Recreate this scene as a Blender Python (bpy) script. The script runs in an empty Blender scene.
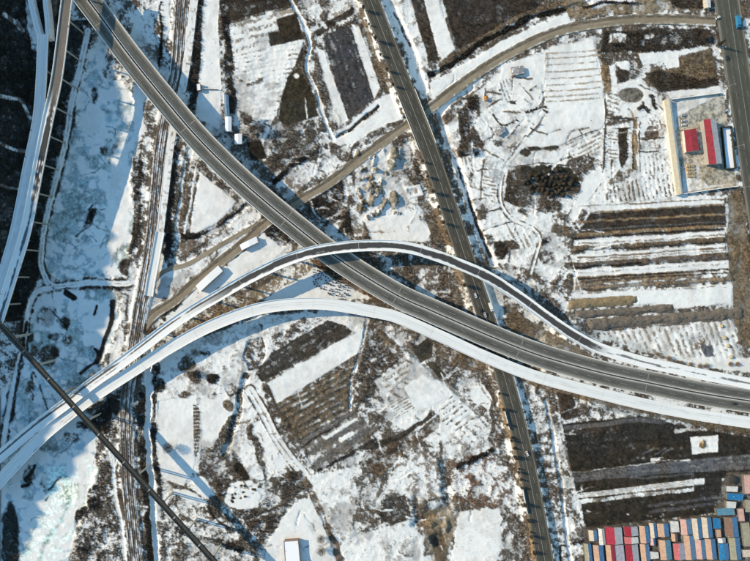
import bpy, math, random
import numpy as np
from mathutils import Vector

# ------------------------------------------------------------------ camera, sky, sun, exposure
S = 0.9                      # metres per photo pixel at ground level
H = 451.0                    # camera height
SHX, SHY = 1.0, 0.28         # direction shadows fall in the picture (right, slightly down)
EL = 26.0                    # sun elevation
TAN = math.tan(math.radians(EL))
scene = bpy.context.scene
col = scene.collection
cam = bpy.data.cameras.new('camera')
cam.sensor_width = 36; cam.sensor_fit = 'HORIZONTAL'
cam.angle = 2*math.atan(375*S/H)
cam.clip_start = 1; cam.clip_end = 8000
camo = bpy.data.objects.new('camera', cam); col.objects.link(camo)
camo.location = (0, 0, H); camo.rotation_euler = (0, 0, 0)
scene.camera = camo

world = bpy.data.worlds.new('World'); scene.world = world
world.use_nodes = True
wn = world.node_tree
for n in list(wn.nodes): wn.nodes.remove(n)
sky = wn.nodes.new('ShaderNodeTexSky'); sky.sky_type = 'NISHITA'; sky.sun_disc = False
sky.sun_elevation = math.radians(EL); sky.sun_rotation = math.atan2(-SHX, SHY)
sky.altitude = 1500; sky.air_density = 3.2; sky.dust_density = 0.0; sky.ozone_density = 8.0
bg = wn.nodes.new('ShaderNodeBackground'); bg.inputs['Strength'].default_value = 0.130
wo = wn.nodes.new('ShaderNodeOutputWorld')
wn.links.new(sky.outputs[0], bg.inputs[0]); wn.links.new(bg.outputs[0], wo.inputs[0])
sl = bpy.data.lights.new('sun', 'SUN'); sl.energy = 4.1; sl.angle = math.radians(0.5)
sl.color = (1.0, 0.80, 0.54)
so = bpy.data.objects.new('sun', sl); col.objects.link(so)
dv = Vector((SHX, -SHY, 0)).normalized()*math.cos(math.radians(EL)) + Vector((0, 0, -math.sin(math.radians(EL))))
so.rotation_euler = dv.to_track_quat('-Z', 'Y').to_euler(); so.location = (-400, 100, 300)
vs = scene.view_settings
vs.view_transform = 'Standard'; vs.look = 'None'; vs.gamma = 1.0; vs.exposure = 0.60
vs.use_curve_mapping = False

rng = np.random.default_rng(11)
random.seed(11)

# ------------------------------------------------------------------ helpers
def P(px, py, z=0.0):
    k = S*(1-z/H)
    return ((px-375)*k, (280.5-py)*k, z)

def tag(o, label=None, cat=None, group=None, kind=None):
    if label: o['label'] = label
    if cat: o['category'] = cat
    if group: o['group'] = group
    if kind: o['kind'] = kind
    return o

def empty(name, loc=(0, 0, 0), rz=0.0):
    o = bpy.data.objects.new(name, None); col.objects.link(o)
    o.empty_display_size = 1.0
    o.location = loc; o.rotation_euler = (0, 0, rz)
    return o

def copy_tree(o, parent=None):
    c = o.copy(); col.objects.link(c); c.parent = parent
    for ch in list(o.children): copy_tree(ch, c)
    return c

class MB:
    """collects vertices and faces of one mesh"""
    def __init__(s): s.v = []; s.f = []
    def quad(s, a, b, c, d):
        i = len(s.v); s.v += [a, b, c, d]; s.f.append((i, i+1, i+2, i+3)); return s
    def tri(s, a, b, c):
        i = len(s.v); s.v += [a, b, c]; s.f.append((i, i+1, i+2)); return s
    def prism(s, poly, z0, z1, top=None):
        """poly: list of (x,y); top: optional different outline"""
        n = len(poly); i = len(s.v); t = top or poly
        z0 = z0 if hasattr(z0, '__len__') else [z0]*n
        z1 = z1 if hasattr(z1, '__len__') else [z1]*n
        s.v += [(p[0], p[1], z) for p, z in zip(poly, z0)]
        s.v += [(p[0], p[1], z) for p, z in zip(t, z1)]
        area = sum(poly[k][0]*poly[(k+1) % n][1]-poly[(k+1) % n][0]*poly[k][1] for k in range(n))
        idx = list(range(n)) if area > 0 else list(range(n))[::-1]
        s.f.append(tuple(i+k for k in idx[::-1])); s.f.append(tuple(i+n+k for k in idx))
        for k in range(n):
            a, b = idx[k], idx[(k+1) % n]
            s.f.append((i+a, i+b, i+n+b, i+n+a))
        return s
    def box(s, x0, x1, y0, y1, z0, z1):
        return s.prism([(x0, y0), (x1, y0), (x1, y1), (x0, y1)], z0, z1)
    def tube(s, a, b, r0, r1, n=6):
        a = Vector(a); b = Vector(b); d = (b-a).normalized()
        u = d.orthogonal().normalized(); w = d.cross(u); i = len(s.v)
        for p, r in ((a, r0), (b, r1)):
            for k in range(n):
                t = 2*math.pi*k/n
                s.v.append(tuple(p+u*(r*math.cos(t))+w*(r*math.sin(t))))
        for k in range(n):
            s.f.append((i+k, i+(k+1) % n, i+n+(k+1) % n, i+n+k))
        s.f.append(tuple(i+n+k for k in range(n))); s.f.append(tuple(i+k for k in range(n))[::-1])
        return s
    def build(s, name, mat, parent=None, smooth=False):
        me = bpy.data.meshes.new(name); me.from_pydata(s.v, [], s.f); me.update()
        if mat: me.materials.append(mat)
        if smooth: me.polygons.foreach_set('use_smooth', [True]*len(me.polygons))
        o = bpy.data.objects.new(name, me); col.objects.link(o)
        if parent: o.parent = parent
        return o

def mesh_np(name, verts, faces, mat, colors=None, parent=None, smooth=True):
    """fast mesh from numpy; faces (n,3) or (n,4)"""
    me = bpy.data.meshes.new(name)
    k = faces.shape[1]
    me.vertices.add(len(verts)); me.vertices.foreach_set('co', np.ascontiguousarray(verts, dtype=np.float32).ravel())
    me.loops.add(faces.size); me.loops.foreach_set('vertex_index', np.ascontiguousarray(faces, dtype=np.int32).ravel())
    me.polygons.add(len(faces)); me.polygons.foreach_set('loop_start', np.arange(0, faces.size, k, dtype=np.int32))
    me.polygons.foreach_set('use_smooth', np.full(len(faces), smooth, dtype=bool))
    me.update(calc_edges=True)
    if colors is not None:
        a = me.color_attributes.new('Col', 'FLOAT_COLOR', 'POINT')
        c4 = np.ones((len(verts), 4), dtype=np.float32); c4[:, :3] = colors
        a.data.foreach_set('color', c4.ravel())
    if mat: me.materials.append(mat)
    o = bpy.data.objects.new(name, me); col.objects.link(o)
    if parent: o.parent = parent
    return o

# ------------------------------------------------------------------ materials (all procedural)
def nodes_of(m):
    m.use_nodes = True; nt = m.node_tree
    return nt, nt.nodes['Principled BSDF']

def mat_attr(name, rough=0.9, nscale=1.6, namp=0.35, bump=0.25, bscale=2.2, spec=0.15):
    """albedo painted per vertex, with finer procedural grain and relief"""
    m = bpy.data.materials.new(name); nt, b = nodes_of(m)
    at = nt.nodes.new('ShaderNodeAttribute'); at.attribute_name = 'Col'
    geo = nt.nodes.new('ShaderNodeNewGeometry')
    nz = nt.nodes.new('ShaderNodeTexNoise'); nz.inputs['Scale'].default_value = nscale; nz.inputs['Detail'].default_value = 3
    nt.links.new(geo.outputs['Position'], nz.inputs['Vector'])
    mr = nt.nodes.new('ShaderNodeMapRange'); mr.inputs[1].default_value = 0.25; mr.inputs[2].default_value = 0.75
    mr.inputs[3].default_value = 1-namp; mr.inputs[4].default_value = 1+namp*0.6
    nt.links.new(nz.outputs['Fac'], mr.inputs[0])
    mx = nt.nodes.new('ShaderNodeVectorMath'); mx.operation = 'MULTIPLY'
    nt.links.new(at.outputs['Color'], mx.inputs[0]); nt.links.new(mr.outputs[0], mx.inputs[1])
    # snow keeps its colour: grain fades out where the albedo is high
    sep = nt.nodes.new('ShaderNodeSeparateColor'); nt.links.new(at.outputs['Color'], sep.inputs[0])
    fr = nt.nodes.new('ShaderNodeMapRange'); fr.inputs[1].default_value = 0.25; fr.inputs[2].default_value = 0.7
    nt.links.new(sep.outputs[1], fr.inputs[0])
    mix = nt.nodes.new('ShaderNodeMix'); mix.data_type = 'RGBA'
    nt.links.new(fr.outputs[0], mix.inputs['Factor'])
    nt.links.new(mx.outputs[0], mix.inputs['A']); nt.links.new(at.outputs['Color'], mix.inputs['B'])
    nt.links.new(mix.outputs['Result'], b.inputs['Base Color'])
    b.inputs['Roughness'].default_value = rough; b.inputs['Specular IOR Level'].default_value = spec
    if bump:
        n2 = nt.nodes.new('ShaderNodeTexNoise'); n2.inputs['Scale'].default_value = bscale; n2.inputs['Detail'].default_value = 2
        nt.links.new(geo.outputs['Position'], n2.inputs['Vector'])
        bp = nt.nodes.new('ShaderNodeBump'); bp.inputs['Strength'].default_value = bump; bp.inputs['Distance'].default_value = 0.3
        nt.links.new(n2.outputs['Fac'], bp.inputs['Height']); nt.links.new(bp.outputs[0], b.inputs['Normal'])
    return m

def mat(name, c, c2=None, scale=0.8, rough=0.8, metal=0.0, snow=0.0, snow_scale=0.5, spec=0.3, seam=False):
    """two-tone noise colour with optional lying snow patches"""
    m = bpy.data.materials.new(name); nt, b = nodes_of(m)
    geo = nt.nodes.new('ShaderNodeNewGeometry')
    nz = nt.nodes.new('ShaderNodeTexNoise'); nz.inputs['Scale'].default_value = scale; nz.inputs['Detail'].default_value = 5
    nt.links.new(geo.outputs['Position'], nz.inputs['Vector'])
    rp = nt.nodes.new('ShaderNodeValToRGB')
    c2 = c2 or tuple(x*0.65 for x in c)
    rp.color_ramp.elements[0].position = 0.3; rp.color_ramp.elements[0].color = (*c2, 1)
    rp.color_ramp.elements[1].position = 0.7; rp.color_ramp.elements[1].color = (*c, 1)
    nt.links.new(nz.outputs['Fac'], rp.inputs[0])
    out = rp.outputs[0]
    if snow > 0:
        n2 = nt.nodes.new('ShaderNodeTexNoise'); n2.inputs['Scale'].default_value = snow_scale; n2.inputs['Detail'].default_value = 6
        nt.links.new(geo.outputs['Position'], n2.inputs['Vector'])
        r2 = nt.nodes.new('ShaderNodeMapRange'); t = 0.72-0.44*snow
        r2.inputs[1].default_value = t-0.04; r2.inputs[2].default_value = t+0.04
        nt.links.new(n2.outputs['Fac'], r2.inputs[0])
        mx = nt.nodes.new('ShaderNodeMix'); mx.data_type = 'RGBA'
        nt.links.new(r2.outputs[0], mx.inputs['Factor']); nt.links.new(out, mx.inputs['A'])
        mx.inputs['B'].default_value = (0.8, 0.82, 0.85, 1); out = mx.outputs['Result']
    if seam:
        tc = nt.nodes.new('ShaderNodeTexCoord'); wv = nt.nodes.new('ShaderNodeTexWave'); wv.bands_direction = 'Y'; wv.inputs['Scale'].default_value = 0.28; wv.inputs['Distortion'].default_value = 0.4
        nt.links.new(tc.outputs['Object'], wv.inputs['Vector']); r3 = nt.nodes.new('ShaderNodeMapRange'); r3.inputs[1].default_value = 0.0; r3.inputs[2].default_value = 0.25; r3.inputs[3].default_value = 0.68; r3.inputs[4].default_value = 1.0
        nt.links.new(wv.outputs['Fac'], r3.inputs[0]); vm = nt.nodes.new('ShaderNodeVectorMath'); vm.operation = 'MULTIPLY'
        nt.links.new(out, vm.inputs[0]); nt.links.new(r3.outputs[0], vm.inputs[1]); out = vm.outputs[0]
    nt.links.new(out, b.inputs['Base Color'])
    b.inputs['Roughness'].default_value = rough; b.inputs['Metallic'].default_value = metal
    b.inputs['Specular IOR Level'].default_value = spec
    return m

M = {}
M['ground'] = mat_attr('ground_snow_and_soil')
M['road'] = mat_attr('road_surface', nscale=1.0, namp=0.18, bump=0.08)
M['plant'] = mat_attr('dry_plants', bump=0, namp=0.25)
M['outer'] = mat('outer_terrain', (0.10, 0.085, 0.065), (0.04, 0.038, 0.03), scale=0.05, snow=0.35, snow_scale=0.03)
M['concrete'] = mat('concrete', (0.36, 0.35, 0.33), (0.24, 0.235, 0.22), scale=0.4)
M['concrete_pale'] = mat('pale_concrete', (0.55, 0.54, 0.51), (0.38, 0.37, 0.35), scale=0.4)
M['concrete_snow'] = mat('snowy_concrete', (0.4, 0.39, 0.37), (0.26, 0.25, 0.24), scale=0.4, snow=0.85, snow_scale=0.25)
M['barrier'] = mat('barrier_concrete', (0.70, 0.69, 0.66), (0.55, 0.54, 0.52), scale=0.5)
M['barrier_dark'] = mat('dark_barrier', (0.07, 0.07, 0.07), (0.04, 0.04, 0.04), scale=0.5)
M['paint'] = mat('road_paint', (0.36, 0.355, 0.33), (0.2, 0.2, 0.185), scale=0.6)
M['joint'] = mat('joint_mortar', (0.26, 0.235, 0.2), (0.18, 0.165, 0.14), scale=1.0)
M['steel'] = mat('galvanised_steel', (0.5, 0.51, 0.52), (0.36, 0.37, 0.38), scale=2, metal=0.4, rough=0.5)
M['rust'] = mat('rusty_rail', (0.16, 0.09, 0.055), (0.09, 0.05, 0.03), scale=2, metal=0.5, rough=0.6)
M['girder'] = mat('weathered_girder', (0.05, 0.046, 0.04), (0.03, 0.028, 0.026), scale=0.5)
M['girder_edge'] = mat('girder_edge', (0.17, 0.155, 0.13), (0.10, 0.09, 0.075), scale=0.5)
M['wall_cream'] = mat('cream_plaster', (0.62, 0.55, 0.40), (0.48, 0.42, 0.30), scale=0.6)
M['wall_white'] = mat('white_plaster', (0.62, 0.61, 0.58), (0.45, 0.44, 0.42), scale=0.6)
M['wall_shed'] = mat('grimy_wall', (0.16, 0.15, 0.14), (0.09, 0.085, 0.08), scale=0.8)
M['wall_grey'] = mat('grey_wall', (0.36, 0.35, 0.33), (0.26, 0.25, 0.24), scale=0.8)
M['wall_brick'] = mat('brick_wall', (0.26, 0.17, 0.12), (0.18, 0.12, 0.09), scale=1.5)
M['roof_snow'] = mat('snowy_roof', (0.5, 0.5, 0.5), (0.35, 0.35, 0.36), scale=0.6, snow=0.97, snow_scale=0.3)
M['roof_grey'] = mat('grey_roof', (0.30, 0.31, 0.32), (0.2, 0.2, 0.21), scale=0.6, snow=0.25, snow_scale=0.6)
M['roof_red'] = mat('red_sheet_roof', (0.37, 0.045, 0.06), (0.25, 0.032, 0.042), scale=0.3, rough=0.55, seam=True)
M['glass'] = mat('dark_glass', (0.03, 0.035, 0.045), (0.02, 0.022, 0.03), scale=1, rough=0.12, spec=0.6)
M['tyre'] = mat('tyre', (0.02, 0.02, 0.02), rough=0.9)
M['lamp'] = mat('headlamp', (0.7, 0.7, 0.66), rough=0.2)
M['bark'] = mat('bark', (0.10, 0.075, 0.055), (0.05, 0.038, 0.03), scale=3)
M['straw'] = mat('straw', (0.48, 0.41, 0.27), (0.26, 0.21, 0.13), scale=2.5)

# ------------------------------------------------------------------ noise
def lattice(U, V, sc, seed):
    """smooth random lattice noise on separable axes U (cols), V (rows)"""
    r = np.random.default_rng(seed)
    u = (U-U.min())/sc; v = (V-V.min())/sc
    R = r.random((int(v.max())+3, int(u.max())+3)).astype(np.float32)
    i = np.floor(v).astype(int); j = np.floor(u).astype(int)
    fv = v-i; fu = u-j
    fv = (fv*fv*(3-2*fv)).astype(np.float32)[:, None]; fu = (fu*fu*(3-2*fu)).astype(np.float32)[None, :]
    a = R[i][:, j]; b = R[i][:, j+1]; c = R[i+1][:, j]; d = R[i+1][:, j+1]
    return (a*(1-fu)+b*fu)*(1-fv)+(c*(1-fu)+d*fu)*fv

def fbm(U, V, sc, octv, seed, gain=0.55):
    t = 0; w = 1.0; ws = 0
    for k in range(octv):
        t = t+w*lattice(U, V, sc/2**k, seed*17+k); ws += w; w *= gain
    return t/ws

def uniform(a):
    """remap to a uniform 0..1 distribution"""
    s = np.sort(a.ravel()[::37]); return np.interp(a.ravel(), s, np.linspace(0, 1, len(s))).reshape(a.shape).astype(np.float32)

NT = np.random.default_rng(5).random((512, 512)).astype(np.float32)
def nz2(s, t, sc):
    """smooth tiled noise for scattered coordinates"""
    a = np.asarray(s)/sc; b = np.asarray(t)/sc
    i = np.floor(a).astype(int); j = np.floor(b).astype(int)
    f = a-i; g = b-j; f = f*f*(3-2*f); g = g*g*(3-2*g)
    q = lambda x, y: NT[x % 512, y % 512]
    return (q(i, j)*(1-f)+q(i+1, j)*f)*(1-g)+(q(i, j+1)*(1-f)+q(i+1, j+1)*f)*g

def ss(x, a, b):
    t = np.clip((x-a)/(b-a), 0, 1); return t*t*(3-2*t)

def catmull(pts, step):
    """smooth polyline through pts (n,k); resampled about every step units of the first two columns"""
    p = np.asarray(pts, dtype=float)
    q = np.vstack([2*p[0]-p[1], p, 2*p[-1]-p[-2]]); out = []
    for i in range(1, len(q)-2):
        n = max(2, int(np.linalg.norm(q[i+1][:2]-q[i][:2])/step))
        t = np.linspace(0, 1, n, endpoint=False)[:, None]
        a, b, c, d = q[i-1], q[i], q[i+1], q[i+2]
        out.append(0.5*((2*b)+(-a+c)*t+(2*a-5*b+4*c-d)*t*t+(-a+3*b-3*c+d)*t**3))
    out.append(q[-2][None]); return np.vstack(out)

# ------------------------------------------------------------------ the ground: heights and albedo, then split into ground, fields and ice
STEP = 0.75
U = np.arange(-18, 768+STEP, STEP); V = np.arange(-14, 576+STEP, STEP)
GU, GV = np.meshgrid(U, V); GU = GU.astype(np.float32); GV = GV.astype(np.float32)
shape = GU.shape
n_co = fbm(U, V, 22, 4, 1); n_md = fbm(U, V, 7, 3, 2); n_fi = 0.55*fbm(U, V, 2.8, 2, 3)+0.45*lattice(U, V, 1.1, 99); n_bg = fbm(U, V, 70, 3, 4)
w_u = (fbm(U, V, 14, 3, 5)-0.5); w_v = (fbm(U, V, 14, 3, 6)-0.5)
w2u = (fbm(U, V, 5, 2, 7)-0.5); w2v = (fbm(U, V, 5, 2, 8)-0.5)
n_rd = 1-np.abs(2*fbm(U, V, 11, 3, 31)-1)*2.2   # ridged: thin wandering lines
NA = uniform(n_md*0.42+n_fi*0.42+n_co*0.8+n_rd*0.30)      # patchy
NB = uniform(n_fi*0.9+n_md*0.3+n_rd*0.06)                # fine speckle
NCo = uniform(n_co)
snow = np.full(shape, 0.42, np.float32)
soil = np.empty(shape+(3,), np.float32); soil[:] = (0.066, 0.055, 0.044)
hgt = np.zeros(shape, np.float32)
rough = np.full(shape, 0.30, np.float32)
shr = np.full(shape, 0.10, np.float32)          # shrub density
fine = np.full(shape, 0.35, np.float32)         # weight of fine speckle against patches
region = np.zeros(shape, np.int16)
REG = [('ground', 'snowy scrubland with brown dry weeds between the roads')]
white = np.zeros(shape+(3,), np.float32); white[:] = (0.765, 0.785, 0.785)

def window(pts, pad):
    p = np.asarray(pts, float)
    i0 = max(0, int((p[:, 1].min()-pad-V[0])/STEP)); i1 = min(shape[0], int((p[:, 1].max()+pad-V[0])/STEP)+2)
    j0 = max(0, int((p[:, 0].min()-pad-U[0])/STEP)); j1 = min(shape[1], int((p[:, 0].max()+pad-U[0])/STEP)+2)
    return (slice(i0, max(i0, i1)), slice(j0, max(j0, j1)))

def segdist(x, y, pts):
    d = np.full(x.shape, 1e9, np.float32)
    for (ax, ay), (bx, by) in zip(pts[:-1], pts[1:]):
        vx, vy = bx-ax, by-ay; L = vx*vx+vy*vy+1e-9
        t = np.clip(((x-ax)*vx+(y-ay)*vy)/L, 0, 1)
        d = np.minimum(d, np.hypot(x-ax-t*vx, y-ay-t*vy))
    return d

def polymask(pts, warp=1.2, soft=0.8):
    w = window(pts, 8)
    x = GU[w]+w_u[w]*warp*4+w2u[w]*warp*2; y = GV[w]+w_v[w]*warp*4+w2v[w]*warp*2
    ins = np.zeros(x.shape, bool)
    n = len(pts)
    for k in range(n):
        (ax, ay), (bx, by) = pts[k], pts[(k+1) % n]
        if ay == by: continue
        c = ((ay > y) != (by > y)) & (x < (bx-ax)*(y-ay)/(by-ay)+ax)
        ins ^= c
    d = segdist(x, y, list(pts)+[pts[0]])
    sd = np.where(ins, d, -d)
    return w, ss(sd, -soft, soft), sd

def linemask(pts, width, warp=0.6, soft=0.7, smooth=True):
    if smooth and len(pts) > 2: pts = [tuple(q) for q in catmull(pts, 6)]
    w = window(pts, width+8)
    x = GU[w]+w_u[w]*warp*4+w2u[w]*warp*2; y = GV[w]+w_v[w]*warp*4+w2v[w]*warp*2
    d = segdist(x, y, pts)
    return w, ss(-d, -width/2-soft, -width/2+soft), d

KIND = {  # albedo of the bare ground, snow cover, fine weight, relief, shrubs
    'snow':   dict(c=(0.20, 0.165, 0.13), s=0.955, f=0.5, r=0.10, b=0.012),
    'snowy':  dict(c=(0.10, 0.083, 0.068), s=0.67, f=0.35, r=0.24, b=0.10),
    'thin':   dict(c=(0.20, 0.18, 0.155), s=0.62, f=0.7, r=0.14, b=0.02),
    'scrub':  dict(c=(0.068, 0.056, 0.044), s=0.36, f=0.35, r=0.4, b=0.35),
    'scrubd': dict(c=(0.036, 0.031, 0.026), s=0.20, f=0.4, r=0.5, b=0.85),
    'dark':   dict(c=(0.018, 0.016, 0.012), s=0.035, f=0.7, r=0.22, b=0.12),
    'brown':  dict(c=(0.050, 0.040, 0.031), s=0.09, f=0.6, r=0.3, b=0.4),
    'grey':   dict(c=(0.105, 0.108, 0.118), s=0.10, f=0.8, r=0.15, b=0.01),
    'tan':    dict(c=(0.24, 0.175, 0.105), s=0.12, f=0.5, r=0.35, b=0.25),
    'verge':  dict(c=(0.13, 0.102, 0.072), s=0.16, f=0.5, r=0.35, b=0.5),
    'dirt':   dict(c=(0.30, 0.24, 0.165), s=0.10, f=0.6, r=0.08, b=0.0),
    'hedge':  dict(c=(0.026, 0.024, 0.022), s=0.16, f=0.4, r=0.4, b=1.6),
    'ice':    dict(c=(0.27, 0.355, 0.39), s=0.62, f=0.22, r=0.05, b=0.0),
    'wood':   dict(c=(0.03, 0.030, 0.026), s=0.10, f=0.4, r=0.8, b=0.9),
    'pond':   dict(c=(0.15, 0.135, 0.11), s=0.02, f=0.5, r=0.02, b=0.0),
    'conc':   dict(c=(0.36, 0.33, 0.27), s=0.06, f=0.4, r=0.03, b=0.0),
}
def apply(w, m, kind, s=None, c=None, b=None, rows=None, dz=None):
    k = KIND[kind]
    m3 = m[..., None]
    sv = k['s'] if s is None else s
    if rows is not None:       # rows: (angle deg in the picture, period px, snow amplitude, height)
        a = math.radians(rows[0])
        x = GU[w]; y = GV[w]
        t = -math.sin(a)*x+math.cos(a)*y+w2v[w]*rows[1]*0.25+w_u[w]*rows[1]*0.5
        q = np.sin(2*math.pi*t/rows[1])
        brk = ss(n_md[w]+n_fi[w], 0.75, 1.15)
        sv = sv+rows[2]*q*(0.45+0.75*brk)
        hgt[w] += m*rows[3]*q
    snow[w] = snow[w]*(1-m)+sv*m
    soil[w] = soil[w]*(1-m3)+np.array(c or k['c'], np.float32)*m3
    fine[w] = fine[w]*(1-m)+k['f']*m
    rough[w] = rough[w]*(1-m)+k['r']*m
    shr[w] = shr[w]*(1-m)+(k['b'] if b is None else b)*m
    if dz is not None: hgt[w] += m*dz

def area(pts, kind, warp=1.0, soft=0.8, reg=None, label=None, **kw):
    w, m, sd = polymask(pts, warp, soft)
    apply(w, m, kind, **kw)
    if reg:
        REG.append((reg, label)); region[w][m > 0.5] = len(REG)-1
    return w, m, sd

def line(pts, width, kind, warp=None, soft=0.7, reg=None, label=None, smooth=True, **kw):
    if warp is None: warp = 1.5 if kind in ('hedge', 'scrubd', 'scrub', 'brown') and width > 3.5 else 0.7
    w, m, d = linemask(pts, width, warp, soft, smooth)
    apply(w, m, kind, **kw)
    if reg:
        REG.append((reg, label)); region[w][m > 0.5] = len(REG)-1

def ellipse(cx, cy, rx, ry, n=18, rot=0):
    a = math.radians(rot)
    return [(cx+rx*math.cos(t)*math.cos(a)-ry*math.sin(t)*math.sin(a), cy+rx*math.cos(t)*math.sin(a)+ry*math.sin(t)*math.cos(a))
            for t in np.linspace(0, 2*math.pi, n, endpoint=False)]

def mound(cx, cy, rx, ry, h, rot=0, kind=None, p=1.0):
    w = window([(cx-rx-ry, cy-rx-ry), (cx+rx+ry, cy+rx+ry)], 6)
    a = math.radians(rot); x = GU[w]+w2u[w]*5-cx; y = GV[w]+w2v[w]*5-cy
    q = np.hypot((x*math.cos(a)+y*math.sin(a))/rx, (-x*math.sin(a)+y*math.cos(a))/ry)
    f = np.clip(1-q, 0, 1)**p; hgt[w] += h*ss(f, 0, 0.8)
    if kind: apply(w, ss(f, 0.02, 0.3), kind)

# hill to the left of the frame: its ridge throws the big shadow over the river
XR = -280.0
_b = [(124, -60), (122, 0), (116, 25), (110, 52), (115, 80), (119, 105), (114, 153), (109, 199), (107, 247), (112, 300), (106, 350), (98, 400), (86, 454), (64, 480), (46, 504), (30, 540), (25, 565), (5, 640)]
_ky = np.array([y-SHY*(x-XR) for x, y in _b]); _kr = np.array([(x-XR)*math.sqrt(1+SHY**2)*S*TAN for x, y in _b])
_o = np.argsort(_ky); _ky = _ky[_o]; _kr = _kr[_o]
def hill(u, v):
    R = np.interp(v, _ky, _kr)+2.6*np.sin(v*0.163)*np.sin(v*0.061+1)+1.8*np.sin(v*0.37+2)*np.sin(v*0.091)+1.2*np.sin(v*0.83)
    foot = np.interp(v, [-100, 0, 150, 250, 330, 420, 520, 640], [36, 34, 26, 8, -14, -20, -26, -40])
    t = np.clip((foot-u)/(foot-XR), 0, 1)
    z = R*(0.62*t+0.38*t*t)
    back = np.clip((XR-u)/500.0, 0, 1)
    return z-back*R*0.5

# --- broad zones, back to front
area([(-30, -30), (62, -30), (60, 20), (88, 20), (80, 70), (64, 150), (48, 230), (38, 280), (22, 320), (-30, 330)], 'wood')
area([(24, -20), (34, -20), (39, 30), (39, 52), (33, 50), (28, 30)], 'snowy')
line([(0, 96), (20, 100), (30, 118)], 4, 'snowy', s=0.6); line([(0, 142), (14, 150), (28, 152)], 3, 'snowy', s=0.55)
line([(2, 186), (18, 188), (30, 186)], 3, 'snowy', s=0.5); line([(5, 15), (16, 22), (22, 30)], 5, 'snowy', s=0.4)
area([(47, -20), (60, -20), (56, 30), (49, 34)], 'verge')
line([(85, 27), (88, 45), (82, 75), (76, 110)], 4, 'snowy', s=0.75)
# river ice
RIV1 = [(98, 30), (108, 38), (104, 52), (112, 70), (126, 85), (138, 112), (134, 150), (130, 190), (134, 230), (128, 262), (122, 278), (90, 277), (60, 282), (46, 272), (44, 250), (52, 205), (62, 165), (72, 130), (80, 95), (90, 60)]
RIV2 = [(30, 300), (52, 290), (85, 289), (117, 292), (120, 320), (110, 345), (96, 372), (70, 398), (98, 420), (106, 440), (96, 470), (86, 510), (72, 545), (66, 590), (-20, 590), (-20, 420), (10, 380), (24, 340)]
area(RIV1, 'ice', warp=1.8, reg='river_ice', label='wide snow-covered river ice above the cross track', dz=-1.6, soft=2.5)
area(RIV2, 'ice', warp=1.8, reg='river_ice', label='snow-covered river ice under the pipe bridge and ramps', dz=-1.8, soft=2.5)
area([(82, 300), (112, 300), (114, 330), (100, 350), (84, 345)], 'ice', s=0.93)
for (x, y, rx, ry, k) in [(47, 316, 9, 11, 'scrub'), (64, 322, 6, 7, 'scrubd'), (54, 337, 5, 4, 'scrubd'), (68, 340, 6, 4, 'scrub'), (48, 355, 9, 10, 'scrub'),
                          (35, 352, 5, 8, 'scrub'), (56, 352, 4, 6, 'scrubd'), (29, 338, 6, 6, 'brown'), (31, 388, 4, 7, 'scrub'), (28, 320, 3, 8, 'scrub'),
                          (29, 475, 5, 9, 'scrubd'), (45, 483, 5, 11, 'scrub'), (70, 437, 9, 6, 'scrub'), (86, 424, 9, 5, 'scrubd'), (112, 40, 6, 7, 'scrub'), (136, 22, 10, 12, 'scrub'),
                          (140, 10, 8, 9, 'scrubd'), (112, 74, 9, 7, 'scrub'), (95, 95, 4, 7, 'scrubd'), (117, 152, 5, 6, 'scrubd'), (104, 150, 4, 4, 'scrub'), (128, 268, 9, 9, 'scrubd'),
                          (10, 540, 9, 40, 'wood'), (62, 500, 7, 5, 'scrub')]:
    w, m, sd = polymask(ellipse(x, y, rx, ry), 1.4, 1.5); apply(w, m, k, b=KIND[k]['b']*0.6)
for pts, wd in [([(80, 374), (90, 366), (96, 362), (98, 354), (95, 350)], 3.2), ([(96, 306), (94, 314)], 3), ([(113, 302), (112, 318), (105, 340), (97, 362)], 5),
                ([(66, 293), (74, 298)], 6), ([(52, 312), (68, 327)], 1.5), ([(65, 325), (66, 330)], 2), ([(88, 228), (76, 237)], 1.6), ([(88, 210), (92, 206)], 1.6), ([(26, 480), (33, 470), (34, 466)], 3),
                ([(22, 486), (28, 484)], 3.4), ([(46, 500), (52, 492)], 2), ([(68, 500), (72, 508)], 4)]:
    line(pts, wd, 'dark', warp=0.7)
area([(89, 210), (96, 209), (93, 224), (87, 230), (84, 227)], 'scrubd', s=0.25)
for k in range(150):          # blotches of bare grey-blue ice where the wind took the snow
    x, y = random.choice([(random.uniform(48, 128), random.uniform(60, 278)), (random.uniform(10, 112), random.uniform(295, 560))])
    w, m, sd = polymask(ellipse(x, y, random.uniform(3, 10), random.uniform(2, 6), rot=random.uniform(0, 180)), 2.4, 2.5); apply(w, m*random.uniform(0.35, 0.9)*(rough[w] < 0.09), 'ice', s=random.choice([0.2, 0.4, 0.55, 0.98]), c=(0.31, 0.42, 0.46))
for k in range(34):          # cracks and pressure lines
    x, y = random.choice([(random.uniform(55, 115), random.uniform(90, 270)), (random.uniform(20, 100), random.uniform(300, 540))]); a = random.uniform(0, 6.28); l = random.uniform(8, 24)
    line([(x, y), (x+l*0.5*math.cos(a)+2, y+l*0.5*math.sin(a)-2), (x+l*math.cos(a+0.4), y+l*math.sin(a+0.4))], 0.9, 'ice', s=0.1, c=(0.20, 0.26, 0.28), warp=1.2)
for x, y, rx, ry in [(80, 250, 8, 7), (72, 264, 7, 6), (86, 240, 6, 4), (63, 255, 5, 6), (90, 262, 7, 5), (100, 255, 5, 4)]:
    w, m, sd = polymask(ellipse(x, y, rx, ry), 1.6, 3); apply(w, m*0.55, 'ice', s=0.3)
# greenish open ice in the lower reach

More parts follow.
